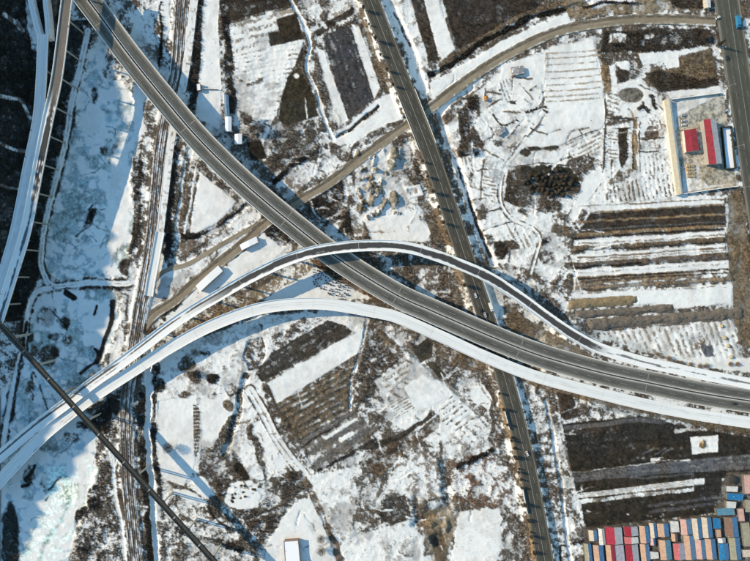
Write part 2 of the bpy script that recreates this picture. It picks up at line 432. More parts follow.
line([(58, 478), (62, 500), (56, 522), (42, 545), (34, 575)], 26, 'ice', s=0.22, c=(0.56, 0.72, 0.66), soft=5); line([(62, 470), (68, 497), (62, 520), (45, 545), (40, 575)], 3, 'ice', s=0.2, c=(0.42, 0.56, 0.52), soft=2)
line([(48, 490), (60, 478)], 2, 'scrubd'); line([(64, 487), (69, 497)], 4, 'dark')
line([(34, 545), (52, 535), (64, 525), (70, 510)], 1.6, 'scrub')
# tracks beside the river
TRK1 = [(88, 30), (82, 60), (72, 100), (66, 140), (56, 180), (47, 215), (41, 255), (44, 274), (54, 286), (88, 283), (128, 283), (148, 275)]
line(TRK1, 9.5, 'scrubd', s=0.24, b=0.5); line(TRK1, 5.2, 'snow', s=1.0, b=0, warp=0.3, c=(0.3, 0.28, 0.25)); line(TRK1, 1.0, 'thin', s=0.5, warp=0.3)
TRK2 = [(50, 288), (36, 292), (28, 312), (24, 342), (16, 376), (8, 414), (2, 450)]
line(TRK2, 10, 'scrubd', s=0.28, b=0.5); line(TRK2, 5.0, 'snow', s=1.0, b=0, warp=0.3)
line([(55, 290), (90, 288), (125, 288)], 2.4, 'scrubd', s=0.3)
line([(27, 322), (20, 365), (12, 420)], 3, 'scrubd'); line([(48, 410), (33, 372), (33, 400)], 2, 'scrub')
# right bank of the river
area([(112, 40), (124, 20), (150, -10), (176, -20), (172, 60), (160, 120), (150, 200), (150, 250), (142, 290), (128, 280), (134, 235), (132, 190), (136, 150), (140, 110), (126, 84), (112, 66)], 'scrub', s=0.52)
area([(133, 85), (144, 88), (143, 134), (134, 140), (131, 110)], 'snow'); area([(112, 150), (128, 140), (130, 190), (127, 240), (108, 262), (108, 200)], 'snow', soft=3)
area([(134, 142), (143, 140), (142, 190), (139, 232), (131, 255), (133, 200)], 'scrubd', s=0.26)
area([(157, -10), (168, -10), (170, 30), (166, 42), (158, 22)], 'snow'); line([(161, 2), (160, 14), (162, 40), (158, 72)], 2.2, 'hedge')
area([(125, 15), (150, 10), (156, 50), (160, 75), (148, 70), (136, 48)], 'snowy', s=0.7)
area([(104, 52), (120, 55), (126, 80), (116, 78), (106, 66)], 'scrub', s=0.5)
# land between the river ice and the west railway, lower part
area([(116, 292), (140, 290), (138, 345), (124, 372), (112, 350), (120, 325)], 'snowy', s=0.66)
line([(134, 298), (132, 345)], 4, 'snow'); line([(128, 296), (124, 345)], 3, 'scrub')
area([(96, 430), (120, 425), (124, 470), (120, 520), (126, 575), (66, 575), (72, 545), (86, 510), (94, 470)], 'scrub', s=0.40, b=0.55)
area([(68, 476), (88, 452), (98, 470), (92, 500), (80, 520), (66, 545), (40, 575), (26, 575), (30, 540), (46, 505)], 'ice', s=0.45, c=(0.62, 0.73, 0.69), soft=2.5)
line([(66, 478), (68, 500), (60, 522), (44, 545), (38, 575)], 3.5, 'ice', s=0.1, c=(0.38, 0.53, 0.50), soft=2.5); line([(84, 470), (80, 500), (66, 530)], 5, 'snow', soft=3)
for x, y, rx, ry in [(78, 520, 5, 10), (84, 512, 4, 6), (95, 500, 8, 14), (100, 535, 8, 12), (84, 545, 7, 9)]:
    w, m, sd = polymask(ellipse(x, y, rx, ry), 1.6, 1.2); apply(w, m, 'scrubd', s=0.3)
line([(112, 455), (115, 490), (122, 530), (127, 575)], 3.6, 'snow', b=0)
area([(105, 400), (120, 395), (118, 428), (100, 436), (88, 424)], 'scrubd')
# strip between railway and yard
area([(198, -20), (204, -20), (202, 55), (198, 108), (188, 115), (190, 60)], 'scrubd', s=0.22)
area([(160, 175), (180, 150), (196, 165), (176, 246), (160, 262)], 'scrub', s=0.4)
line([(190, 150), (184, 180), (178, 225), (176, 246)], 6, 'snowy', dz=-0.8)
line([(176, 150), (170, 190), (166, 250)], 8, 'hedge', b=1.0)
# ---- north: yard and fields
YARD = [(204, -20), (220, -20), (218, 29), (221, 80), (220, 130), (196, 116), (201, 53)]
area(YARD, 'snow', warp=0.3, s=1.0, reg='yard', label='long clean snow yard beside the west railway')
line([(222, -10), (221, 30), (223, 80), (222, 130)], 3, 'scrub', warp=0.4)
area([(218, -20), (228, -20), (229, 22), (233, 60), (237, 108), (230, 132), (226, 100), (224, 40)], 'scrubd', s=0.2)
area([(227, -20), (287, -20), (292, 5), (229, 21)], 'dark', warp=0.5, s=0.10, c=(0.03, 0.025, 0.02), reg='field', label='dark brown field at the top edge by the snow yard', rows=(-14, 6, 0.06, 0.08))
area([(229, 24), (292, 8), (304, 39), (233, 57)], 'thin', warp=0.4, s=0.66, reg='field', label='snowy striped field with a dark L-shaped corner', rows=(-15, 8, 0.30, 0.06))
area([(276, 19), (296, 13), (304, 39), (270, 47), (268, 33), (279, 31)], 'dark', warp=0.2, reg='field', label='dark L-shaped bare plot in the striped field', c=(0.03, 0.025, 0.018))
area([(235, 57), (303, 39), (295, 64), (287, 80), (279, 107), (271, 126), (258, 120), (237, 110)], 'snowy', warp=0.5, s=0.86, b=0.0, reg='field', label='white stippled field below the striped plot', rows=(-10, 4.4, 0.22, 0.08))
line([(238, 78), (250, 84), (262, 80)], 4, 'scrub', s=0.3)
area([(287, 78), (299, 66), (311, 88), (319, 115), (287, 127), (279, 120), (283, 96)], 'dark', warp=0.7, reg='field', label='dark weedy plot left of the sunken path', c=(0.034, 0.03, 0.02))
area([(304, 41), (308, 53), (295, 67)], 'brown', warp=0.4)
w, m, sd = polymask(ellipse(296, 76, 3, 3), 0.5, 1); apply(w, m, 'snow')
line([(304, 98), (307, 118)], 1.2, 'thin')
area([(312, 50), (318, 52), (340, 122), (328, 130), (320, 100)], 'scrub', s=0.35)
area([(236, 112), (258, 120), (272, 128), (262, 134), (250, 140), (238, 134)], 'scrub', s=0.5)
area([(262, 138), (285, 128), (320, 116), (336, 135), (340, 150), (300, 165), (270, 172)], 'scrub', s=0.30, b=0.6)
line([(270, 130), (262, 142), (264, 160)], 3, 'snow')
area([(246, 142), (262, 140), (266, 158), (250, 160)], 'dark')
area([(290, -20), (362, -20), (368, 14), (352, 22), (330, 30), (318, 40), (308, 30)], 'scrub', s=0.5)
area([(330, -5), (352, -5), (350, 14), (326, 22)], 'thin', s=0.6); line([(318, 34), (332, 22), (352, 10)], 6, 'brown'); line([(312, 12), (324, 26)], 5, 'snowy')
area([(322, 37), (346, 25), (352, 30), (374, 99), (348, 120)], 'grey', warp=0.25, reg='field', label='dark grey ploughed field left of the straight road', c=(0.042, 0.042, 0.046), rows=(70, 6.5, 0.10, 0.10))
area([(316, 48), (324, 51), (348, 120), (338, 127)], 'snow', warp=0.3); area([(351, 24), (359, 25), (380, 88), (374, 99)], 'snow', warp=0.3, s=0.9)
line([(362, 10), (368, 35), (378, 68), (388, 92)], 5, 'verge')
area([(330, 140), (345, 128), (376, 100), (392, 92), (404, 118), (370, 132), (345, 150)], 'snow', warp=0.8)
line([(338, 137), (358, 124), (379, 106)], 3.4, 'scrubd', s=0.3, dz=-1.2)
line([(290, 0), (304, 24), (311, 48), (306, 64), (319, 99), (327, 126), (334, 139)], 3.6, 'snow', s=0.9, dz=-1.0)
# ---- north centre
area([(383, -20), (412, -20), (428, 60), (428, 92), (418, 92), (404, 50)], 'snowy', s=0.72)
area([(409, -6), (424, -6), (439, 59), (429, 62)], 'brown', warp=0.4, s=0.12, reg='field', label='narrow dark strip of dry stalks beside the long white strip')
area([(423, -6), (436, -6), (455, 49), (443, 60), (437, 51)], 'snow', warp=0.3, reg='field', label='long narrow white strip between two dark plots')
area([(437, -20), (560, -20), (535, 10), (508, 22), (480, 40), (457, 49)], 'brown', warp=0.5, s=0.07, c=(0.038, 0.031, 0.025), reg='field', label='big dark brown field above the curving bank')
line([(440, 66), (462, 52), (482, 38), (512, 20), (540, 9), (575, 0)], 4, 'verge')
line([(430, 77), (451, 65), (478, 46), (510, 28), (534, 17), (562, 10), (590, 2)], 4.5, 'hedge', dz=-1.0)  # dark line also paints in the shaded side of the bank
area([(428, 84), (452, 72), (480, 54), (512, 36), (536, 25), (570, 12), (572, 22), (540, 36), (512, 48), (482, 64), (452, 84), (432, 98)], 'snow')
area([(560, 0), (600, -10), (660, -15), (705, -15), (708, 8), (660, 12), (600, 14), (570, 20)], 'tan', s=0.2, c=(0.19, 0.15, 0.10), b=0.3)
area([(584, -6), (634, -6), (636, 2), (610, 4), (592, 10)], 'snow'); line([(584, 7), (596, 5), (604, 2), (640, 3)], 2.0, 'hedge')
area([(664, -10), (706, -10), (706, 8), (672, 8)], 'brown', b=0.9)
# ---- white terraces in the north-east
area([(444, 128), (470, 98), (510, 64), (552, 46), (596, 36), (604, 92), (606, 128), (640, 118), (660, 96), (672, 100), (682, 196), (720, 196), (725, 205), (594, 212), (570, 240), (556, 280), (530, 270), (500, 262), (480, 236), (462, 190)], 'snowy', s=0.84, warp=1.0)
area([(550, 47), (594, 39), (603, 90), (605, 126), (566, 144), (545, 150), (512, 160), (530, 120), (545, 100)], 'snow', warp=0.5, s=1.0, reg='field', label='broad white terrace field with faint stubble rows')
for k, y in enumerate([52, 57, 63.5, 70.5, 77.5, 84, 90, 95.5, 100]):
    line([(541+(k % 3)*3, y+1.6), (570, y+0.5), (600, y-2.2)], 1.7, 'thin', s=0.34, smooth=False, c=(0.30, 0.27, 0.23), warp=0.3, dz=0.10)
area([(500, 65), (545, 52), (545, 98), (520, 108), (500, 104)], 'snow'); area([(512, 68), (523, 66), (524, 74), (513, 75)], 'grey', warp=0.2)
for pts, wd in [([(493, 115), (502, 126), (516, 120)], 1.6), ([(502, 126), (494, 133)], 1.6), ([(547, 112), (540, 122), (529, 135), (520, 147), (511, 160)], 1.2), ([(512, 77), (532, 79)], 1.4),  # last stroke: the grey shed's cast shadow, painted as dark ground
                ([(543, 92), (544, 101), (533, 110), (527, 113)], 1.0), ([(526, 112), (540, 108), (546, 107)], 2.2), ([(540, 108), (547, 112)], 2), ([(550, 150), (558, 147)], 3), ([(500, 90), (504, 88), (512, 90)], 2.2),
                ([(512, 78), (512, 90)], 2), ([(536, 86), (530, 90)], 1.4), ([(510, 102), (514, 103)], 3), ([(485, 88), (485, 100)], 1.0), ([(524, 119), (508, 138)], 0.9), ([(560, 146), (580, 136), (604, 128)], 1.0),
                ([(604, 20), (606, 60), (605, 130), (604, 160), (600, 184), (592, 196)], 1.3), ([(607, 118), (634, 119)], 1.0), ([(634, 96), (634, 120), (633, 168)], 2.0), ([(614, 128), (634, 128)], 1.0)]:
    line(pts, wd, 'scrubd', warp=0.4, s=0.12)
line([(526, 149), (540, 149), (556, 147)], 4, 'brown', warp=0.5); area([(495, 129), (502, 126), (505, 132), (497, 136)], 'grey', warp=0.3)
area([(456, 98), (478, 96), (482, 112), (474, 128), (484, 145), (474, 160), (456, 158), (462, 140), (458, 125)], 'scrub', s=0.3, b=0.6)
for x, y, rx, ry, k in [(466, 152, 10, 7, 'scrubd'), (466, 128, 6, 5, 'scrubd'), (512, 150, 8, 5, 'scrub'), (500, 143, 7, 4, 'scrub'), (472, 104, 4, 7, 'scrubd'), (524, 153, 6, 4, 'brown'), (508, 88, 4, 4, 'scrub')]:
    w, m, sd = polymask(ellipse(x, y, rx, ry), 1.5, 1); apply(w, m, k)
area([(603, 32), (660, 27), (711, 30), (714, 42), (690, 48), (650, 52), (602, 52)], 'brown', s=0.16, b=0.8, c=(0.042, 0.036, 0.03))
area([(610, 34), (626, 33), (625, 43), (608, 43)], 'snowy'); area([(643, 34), (654, 32), (654, 38), (644, 40)], 'snowy')
area([(638, 54), (672, 50), (708, 46), (708, 51), (674, 55), (662, 62), (642, 66)], 'snow', warp=0.8); area([(664, 56), (678, 54), (679, 67), (666, 68)], 'snow', warp=0.3)
area([(600, 56), (622, 54), (622, 64), (604, 65)], 'scrub'); area([(616, 62), (632, 62), (630, 72), (618, 72)], 'snow')
area([(680, 56), (712, 48), (719, 88), (660, 92), (644, 80), (650, 70), (680, 68)], 'verge', s=0.10, b=0.5, c=(0.14, 0.11, 0.075))
area([(644, 74), (664, 70), (700, 80), (718, 78), (719, 90), (660, 92)], 'brown', b=0.8); area([(628, 56), (640, 60), (644, 74), (632, 78)], 'scrub', s=0.3)
area([(601, 66), (608, 65), (611, 91), (605, 93)], 'tan', warp=0.4, b=0.7); area([(609, 66), (615, 66), (618, 90), (612, 92)], 'snow', warp=0.3)
area([(617, 68), (630, 72), (626, 84), (620, 86)], 'brown')
area([(614, 86), (640, 80), (656, 92), (662, 110), (640, 118), (612, 116)], 'snow', s=0.88)
area(ellipse(631.5, 95, 12.5, 7.5), 'pond', warp=0.3, reg='pond', label='grey-brown frozen oval pond beside the terraces', dz=-0.3)
area(ellipse(652, 133.5, 7, 7.5), 'pond', warp=0.4, reg='pond', label='small round brown pond near the cream shed', c=(0.11, 0.085, 0.07), dz=-0.3)
line([(644, 139), (650, 140)], 3, 'pond'); line([(637, 108), (642, 104), (646, 112)], 4, 'scrubd'); line([(652, 96), (654, 108)], 4, 'scrubd'); line([(664, 96), (672, 150), (676, 192)], 4, 'verge', s=0.25)
area([(618, 128), (627, 128), (628, 158), (622, 170), (619, 160)], 'brown', warp=0.4, b=0.7); line([(635, 120), (636, 168)], 4, 'tan')
area([(606, 182), (622, 166), (634, 168), (628, 178), (614, 190)], 'verge', s=0.4)
area([(648, 140), (660, 140), (661, 156), (650, 156)], 'thin'); area([(636, 155), (662, 155), (663, 172), (638, 174)], 'thin', s=0.7, c=(0.4, 0.4, 0.4))
area([(612, 184), (676, 172), (680, 196), (600, 204)], 'snowy', s=0.74, b=0, warp=0.4, reg='field', label='snowy vegetable plots just above the dark band', rows=(80, 4.5, 0.28, 0.1))
# snowy waste round the conifer grove
area([(508, 168), (530, 166), (576, 168), (582, 188), (572, 205), (550, 214), (520, 206), (504, 200)], 'scrub', s=0.26, b=0.6)
area([(524, 168), (572, 167), (580, 186), (560, 198), (530, 192)], 'brown', c=(0.03, 0.027, 0.02), warp=2.5)
area([(568, 150), (600, 160), (604, 178), (586, 190), (576, 176), (560, 160)], 'scrub', s=0.4)
area([(550, 200), (586, 190), (598, 180), (590, 210), (570, 244), (556, 250)], 'scrub', s=0.55)
area([(584, 180), (600, 166), (604, 178), (590, 198), (574, 222), (570, 214)], 'snow')
PTH = [(526, 138), (514, 156), (504, 170), (500, 188), (502, 206), (514, 220), (532, 228), (540, 240), (534, 262), (528, 284)]
for pts in [[(448, 152), (476, 148), (504, 160)], [(462, 176), (486, 170), (500, 178)], [(470, 200), (500, 196)], [(476, 214), (502, 208)], [(484, 160), (480, 200)], [(496, 165), (490, 186), (480, 190)], [(478, 232), (512, 222)], [(516, 224), (508, 262)], [(534, 166), (536, 152), (560, 150)], [(505, 168), (540, 164), (568, 166)],
            [(566, 144), (572, 132), (590, 128)], [(576, 152), (596, 142)], [(580, 130), (588, 150), (584, 168)], [(612, 132), (612, 180)], [(640, 122), (640, 172)], [(640, 140), (664, 138)], [(640, 152), (666, 150)], [(652, 152), (654, 172)], [(612, 150), (604, 152)], [(520, 84), (534, 100)], [(488, 108), (500, 100), (512, 104)], [(500, 112), (520, 112)], [(482, 120), (494, 134), (484, 142)], [(530, 128), (546, 134), (560, 130)], [(486, 92), (510, 96)], [(606, 100), (618, 112)], [(640, 86), (656, 92)]]:
    line(pts, random.uniform(1.0, 1.8), random.choice(['scrub', 'scrubd', 'verge']), warp=0.7, s=random.uniform(0.12, 0.4), b=0.2, dz=random.choice([0.25, -0.25]))
for q, r in [([(450, 160), (474, 154), (478, 176), (460, 182)], (75, 4)), ([(482, 176), (500, 180), (500, 196), (484, 200)], (10, 3.5)), ([(506, 224), (530, 230), (534, 250), (512, 246)], (60, 5)), ([(564, 146), (586, 134), (602, 132), (600, 150), (574, 158)], (-25, 4)), ([(642, 156), (664, 154), (666, 172), (644, 174)], (85, 4)), ([(608, 132), (617, 130), (618, 158), (608, 160)], (5, 3.6)), ([(606, 96), (618, 92), (620, 112), (607, 114)], (20, 4)), ([(638, 122), (662, 120), (664, 136), (660, 128)], (80, 4)), ([(500, 80), (512, 78), (512, 100), (502, 102)], (70, 3.5))]:
    area(q, 'thin', warp=0.3, s=0.70, rows=(r[0], r[1], 0.30, 0.06))
line(PTH, 5.4, 'scrub', warp=0.6, s=0.34, b=0.25); line(PTH, 2.8, 'snow', warp=0.3, s=1.0, b=0, dz=-0.2); area([(488, 165), (503, 158), (508, 166), (500, 184), (490, 178)], 'thin', c=(0.3, 0.31, 0.32), s=0.5)
for x, y, rx, ry, k in [(488, 240, 10, 6, 'scrub'), (500, 250, 8, 9, 'scrubd'), (548, 258, 9, 7, 'scrub'), (560, 230, 9, 6, 'verge'), (512, 246, 8, 5, 'scrub'), (480, 212, 5, 8, 'scrub'), (471, 180, 6, 8, 'scrub'), (545, 241, 5, 4, 'scrubd'), (524, 212, 6, 4, 'scrub'), (556, 205, 7, 5, 'scrub')]:
    w, m, sd = polymask(ellipse(x, y, rx, ry), 1.8, 1.2); apply(w, m, k)
# ---- right: striped market-garden fields
area([(594, 204), (724, 197), (724, 204), (595, 211)], 'snow', warp=0.3, rows=(80, 5, 0.10, 0.04)); line([(590, 213), (725, 204)], 1.5, 'tan', warp=0.3, smooth=False)
area([(590, 214), (725, 205), (726, 225), (578, 233)], 'dark', warp=0.4, s=0.05, c=(0.042, 0.034, 0.027), reg='field', label='black-brown field, darkest band right of centre', rows=(-4, 5, 0.05, 0.08))
line([(576, 235), (650, 230), (725, 226)], 2.6, 'tan', warp=0.4); line([(573, 239), (650, 233), (724, 229)], 2.0, 'hedge', warp=0.4, b=0.5)
area([(574, 240), (724, 231), (725, 237), (574, 246)], 'snow', warp=0.3, reg='field', label='thin white strip below the black-brown field')
area([(574, 247), (724, 237), (724, 241), (574, 251)], 'verge', warp=0.5, dz=0.9); line([(574, 251), (724, 242)], 1.3, 'hedge', smooth=False, b=0.4)
area([(565, 255), (725, 244), (726, 252), (566, 263)], 'snow', warp=0.35, s=0.93, reg='field', label='second white strip, with a faint tan line', rows=(-4, 5, 0.10, 0.05))
area([(572, 263), (728, 253), (729, 259), (574, 268)], 'verge', warp=0.6, s=0.2, c=(0.11, 0.085, 0.065), dz=0.9); line([(575, 268), (640, 263)], 2, 'hedge', b=0.5)
area([(575, 270), (729, 260), (729, 268), (575, 277)], 'snow', warp=0.35, reg='field', label='third white strip, starting left with a bright end')
area([(575, 277), (729, 269), (734, 281), (575, 290)], 'tan', warp=0.4, s=0.12, c=(0.20, 0.155, 0.11), rows=(-4, 4, 0.12, 0.15), dz=0.9); area([(694, 272), (729, 270), (729, 277), (696, 279)], 'snowy', s=0.6)
line([(576, 279), (640, 275), (728, 269)], 1.6, 'hedge', b=0.6)
area([(636, 290), (732, 284), (732, 303), (673, 309), (670, 304), (638, 304)], 'snow', warp=0.4, reg='field', label='white rectangular field below the tan banks'); area([(566, 270), (575, 270), (575, 292), (640, 290), (636, 296), (566, 299), (556, 300)], 'snow', warp=0.5)
area([(574, 312), (673, 304), (674, 312), (577, 318)], 'verge', warp=0.3, c=(0.15, 0.125, 0.10)); area([(585, 320), (742, 308), (744, 318), (595, 331)], 'verge', warp=0.3, c=(0.17, 0.145, 0.12), s=0.25)
area([(603, 332), (734, 320), (742, 357), (721, 363), (694, 365), (657, 355), (627, 349)], 'thin', warp=0.4, s=0.74, reg='field', label='snowy garden plot with slanting furrows and straw heaps', rows=(68, 6, 0.30, 0.12))
area([(690, 336), (704, 336), (708, 352), (694, 350)], 'verge', s=0.3); area([(702, 346), (712, 345), (714, 356), (704, 358)], 'grey')
area([(728, 196), (741, 190), (746, 210), (750, 250), (754, 345), (738, 345), (733, 300), (728, 250)], 'verge', b=0.6, s=0.12, c=(0.155, 0.12, 0.08)); area([(744, 195), (770, 190), (770, 350), (754, 345), (750, 240)], 'brown')
area([(660, 356), (746, 358), (770, 345), (770, 374), (700, 368)], 'snow', s=0.88)
for y0, y1, kd in [(206, 199, 'verge'), (222, 214, 'tan'), (230, 222, 'grey'), (243.5, 234.5, 'thin'), (258, 247.5, 'verge'), (261, 250, 'thin'), (265.5, 256, 'grey'), (273, 263.5, 'thin'), (282, 273, 'hedge'), (286, 277, 'snowy'), (293, 287, 'thin')]:
    line([(578, y0), (650, (y0+y1)/2+random.uniform(-.6, .6)), (726, y1)], random.uniform(0.9, 1.8), kd, warp=0.7, b=0.2, s=KIND[kd]['s']*random.uniform(0.7, 1.1), dz=random.choice([0.2, 0.35]))
# ---- interchange centre
area([(556, 280), (570, 244), (575, 300), (600, 332), (640, 352), (680, 368), (660, 366), (620, 352), (580, 325), (545, 300), (520, 272)], 'scrub', s=0.5, b=0.4)
area([(500, 300), (545, 330), (600, 360), (650, 372), (560, 352), (510, 332)], 'verge', b=0.6, c=(0.145, 0.115, 0.08)); area([(484, 280), (500, 292), (506, 318), (496, 326), (486, 300)], 'snowy', s=0.7); line([(503, 304), (520, 302), (545, 318)], 3, 'snowy')
area([(300, 268), (345, 264), (352, 285), (375, 300), (330, 298), (270, 302), (250, 296)], 'snow', s=0.96)
area([(240, 296), (300, 266), (318, 262), (316, 268), (262, 300)], 'thin', c=(0.15, 0.12, 0.085), s=0.5); area([(308, 258), (330, 262), (385, 300), (372, 300), (330, 276)], 'verge', c=(0.16, 0.11, 0.07))
area([(395, 252), (430, 262), (470, 282), (480, 320), (440, 300), (400, 276)], 'scrub', s=0.35, b=0.4); area([(410, 262), (436, 268), (440, 285), (420, 280)], 'snowy', s=0.6)
area([(445, 262), (466, 270), (474, 300), (460, 306), (446, 288)], 'verge', s=0.3)
# east of the motorway, above the inner ramp
area([(285, 180), (340, 150), (410, 126), (440, 190), (462, 250), (420, 246), (340, 240), (320, 228)], 'scrub', s=0.42, b=0.45)
area([(302, 200), (340, 172), (352, 200), (358, 232), (330, 232)], 'scrubd', s=0.2); area([(322, 228), (346, 216), (340, 226), (326, 234)], 'snowy')
area([(340, 170), (352, 176), (360, 210), (364, 236), (354, 236), (348, 205)], 'snowy', s=0.7)
area([(352, 150), (390, 138), (402, 170), (418, 190), (424, 212), (410, 226), (368, 226), (358, 200)], 'snowy', s=0.76)
area([(362, 218), (412, 214), (434, 230), (424, 242), (370, 240)], 'snow', s=0.9); area([(417, 190), (436, 210), (452, 246), (434, 240), (424, 215), (418, 205)], 'verge')
area([(330, 206), (352, 196), (356, 206), (340, 216)], 'scrub', s=0.4)
line([(274, 180), (284, 174), (300, 160), (318, 150)], 4, 'hedge'); area([(272, 186), (300, 164), (322, 158), (316, 176), (296, 192), (284, 198)], 'snowy', s=0.7)
for x, y, rx, ry, h, rot in [(393, 160, 6, 15, 4.2, 10), (395, 200, 6, 12, 4.2, -5), (384, 205, 4, 9, 3.0, 20), (372, 200, 4, 9, 3.0, 15), (369, 187, 5, 6, 2.6, 40), (378, 192, 4, 6, 2.5, 0), (361, 208, 3, 7, 2.5, 0), (380, 212, 5, 5, 2, 0)]:
    mound(x, y, rx, ry, h, rot, 'scrub')
    w, m, sd = polymask(ellipse(x-1, y, rx*0.8, ry*0.8, rot=rot), 0.8, 1); apply(w, m, 'tan', c=(0.21, 0.18, 0.13), s=0.18, b=0.05)
for k in range(46):
    x, y = random.uniform(358, 402), random.uniform(150, 218)
    mound(x, y, random.uniform(1.5, 3.6), random.uniform(2, 5), random.uniform(0.8, 2.4), random.uniform(-30, 60), random.choice(['scrub', 'scrub', 'tan', None]))
area([(404, 188), (420, 184), (424, 195), (409, 199)], 'snow', warp=0.15, s=1.0, dz=0.8, soft=0.5)
area([(408, 190), (417, 188), (419, 193), (411, 195)], 'thin', warp=0.15, dz=-0.8, soft=0.5)
# west of the motorway
TRI = [(200, 173), (207, 178), (222, 190), (236, 202), (228, 212), (212, 226), (190, 236), (193, 205)]
area([(186, 158), (200, 160), (246, 204), (230, 220), (208, 236), (178, 246), (182, 200)], 'scrub', s=0.3)
area(TRI, 'snow', warp=0.3, s=1.0, reg='field', label='triangular clean snow field left of the motorway'); line([(196, 168), (190, 205), (184, 236)], 2, 'snow')
line([(182, 238), (206, 236), (228, 222), (250, 204)], 6, 'hedge', dz=-0.8, b=1.0)
area([(160, 250), (200, 238), (250, 206), (262, 216), (240, 240), (190, 280), (158, 312), (146, 318)], 'snowy', s=0.62)
area([(158, 262), (172, 262), (178, 290), (160, 296)], 'snowy', s=0.75); line([(158, 240), (166, 252), (172, 268)], 8, 'scrubd'); line([(176, 262), (192, 252), (205, 245)], 4, 'scrub')
area([(192, 286), (224, 250), (262, 232), (290, 246), (270, 262), (230, 282), (190, 308), (166, 326), (160, 320)], 'snow', s=0.92)
line([(164, 318), (190, 290), (205, 280)], 5, 'scrubd'); line([(226, 262), (240, 250), (254, 240)], 5, 'scrubd', s=0.3); line([(206, 300), (232, 282)], 4, 'scrub'); area([(262, 216), (276, 222), (292, 240), (282, 246), (266, 236)], 'scrubd')
area([(210, 310), (240, 296), (262, 300), (230, 312), (190, 330), (176, 334)], 'verge', s=0.3, c=(0.15, 0.11, 0.07))
# ---- south of the outer ramp
area([(150, 362), (200, 338), (262, 316), (330, 311), (370, 318), (365, 330), (262, 380), (272, 430), (300, 474), (250, 480), (200, 470), (160, 480), (150, 430)], 'snowy', s=0.82)
area([(158, 400), (196, 396), (198, 440), (194, 470), (184, 486), (160, 478), (157, 430)], 'snow', warp=0.6, s=1.0, reg='field', label='white field by the canal, crossed by the bridge shadow')
area([(200, 395), (228, 392), (232, 415), (218, 440), (202, 440)], 'snow')
area([(193, 405), (199.5, 404), (200, 440), (197, 458), (194, 455)], 'scrub', warp=0.2, s=0.25, c=(0.09, 0.08, 0.07))
for k in range(13):
    line([(193.4, 407+k*3.6), (199.4, 406.6+k*3.6)], 0.9, 'snow', smooth=False, warp=0.1, s=0.7)
area([(248, 340), (262, 338), (266, 352), (262, 372), (248, 370), (244, 355)], 'scrub', s=0.45, dz=-1.0)
area([(268, 340), (300, 318), (330, 316), (300, 336), (272, 352)], 'scrub', s=0.5)
area([(255, 374), (272, 352), (328, 320), (348, 326), (352, 332), (345, 338), (262, 382)], 'dark', warp=0.6, s=0.12, c=(0.045, 0.04, 0.033), reg='field', label='dark weedy field just below the outer ramp', rows=(-30, 6, 0.08, 0.1))
area([(267, 383), (362, 329), (363, 350), (276, 404)], 'snow', warp=0.15, s=1.0, reg='field', label='smooth white diagonal field below the dark weedy one')
area([(276, 405), (357, 361), (351, 392), (353, 412), (302, 442), (296, 442)], 'tan', warp=0.15, s=0.14, c=(0.105, 0.085, 0.062), reg='field', label='tan ploughed field with diagonal rows', rows=(-29, 6.2, 0.24, 0.3), b=0.1)
area([(298, 441), (352, 412), (376, 430), (314, 472)], 'grey', warp=0.4, s=0.2, c=(0.12, 0.11, 0.10), reg='field', label='grey plots with diagonal white lines below the tan field', rows=(-31, 12, 0.25, 0.2))
line([(326, 438), (345, 426), (356, 420)], 3, 'snow'); line([(340, 440), (352, 433)], 4, 'snow'); line([(302, 446), (330, 430), (350, 418)], 2, 'hedge', b=0.3); line([(318, 470), (350, 454), (376, 440)], 3, 'hedge', b=0.2)
ROADW = [(250, 390), (262, 410), (275, 436), (290, 458), (304, 474)]
line(ROADW, 12, 'scrub', s=0.25, warp=0.2); line(ROADW, 8.5, 'snow', s=0.93, warp=0.15, b=0, c=(0.25, 0.23, 0.2)); line(ROADW, 1.6, 'thin', s=0.5, warp=0.3); line([(267, 386), (280, 412), (300, 440), (314, 470)], 3, 'scrub', s=0.2)
line([(256, 418), (272, 448), (290, 474)], 2.2, 'verge')
area([(252, 424), (260, 419), (276, 446), (290, 467), (270, 470)], 'snow', s=1.0, warp=0.4)
line([(250, 428), (258, 450), (268, 474)], 8, 'scrub', s=0.33, warp=2)
line([(246, 376), (240, 398), (236, 420), (226, 452)], 7, 'scrub', dz=-2.0, s=0.5); line([(232, 420), (222, 440), (214, 452)], 10, 'scrub', s=0.35)
for x, y, rx, ry, k in [(186, 365, 8, 7, 'scrub'), (196, 378, 6, 6, 'scrub'), (214, 378, 7, 5, 'scrubd'), (212, 395, 5, 4, 'scrub'), (232, 390, 8, 7, 'scrub'), (228, 405, 6, 6, 'verge'), (184, 395, 5, 4, 'scrub'), (224, 366, 6, 5, 'snowy'), (258, 328, 5, 4, 'scrub'), (205, 352, 5, 4, 'scrub'), (160, 384, 6, 8, 'scrubd'), (156, 368, 6, 7, 'scrubd')]:
    w, m, sd = polymask(ellipse(x, y, rx, ry), 1.5, 1.2); apply(w, m, k)
area([(200, 450), (232, 446), (244, 462), (240, 480), (222, 498), (208, 494), (198, 470)], 'scrub', s=0.28, b=0.6); line([(238, 466), (246, 478)], 7, 'dark')
area([(230, 484), (252, 480), (262, 496), (256, 510), (236, 510), (222, 506)], 'snow')
for k in range(14):
    w, m, sd = polymask(ellipse(random.uniform(230, 255), random.uniform(486, 504), random.uniform(1, 2), 1.2), 0.8, 0.6); apply(w, m, 'scrubd')
area([(264, 478), (300, 470), (310, 486), (290, 500), (288, 512), (268, 538), (240, 548), (220, 512), (258, 508), (266, 494)], 'scrub', s=0.28, b=0.75)
area([(304, 476), (350, 468), (360, 500), (352, 520), (366, 575), (340, 575), (318, 520), (308, 498)], 'snowy', s=0.8)
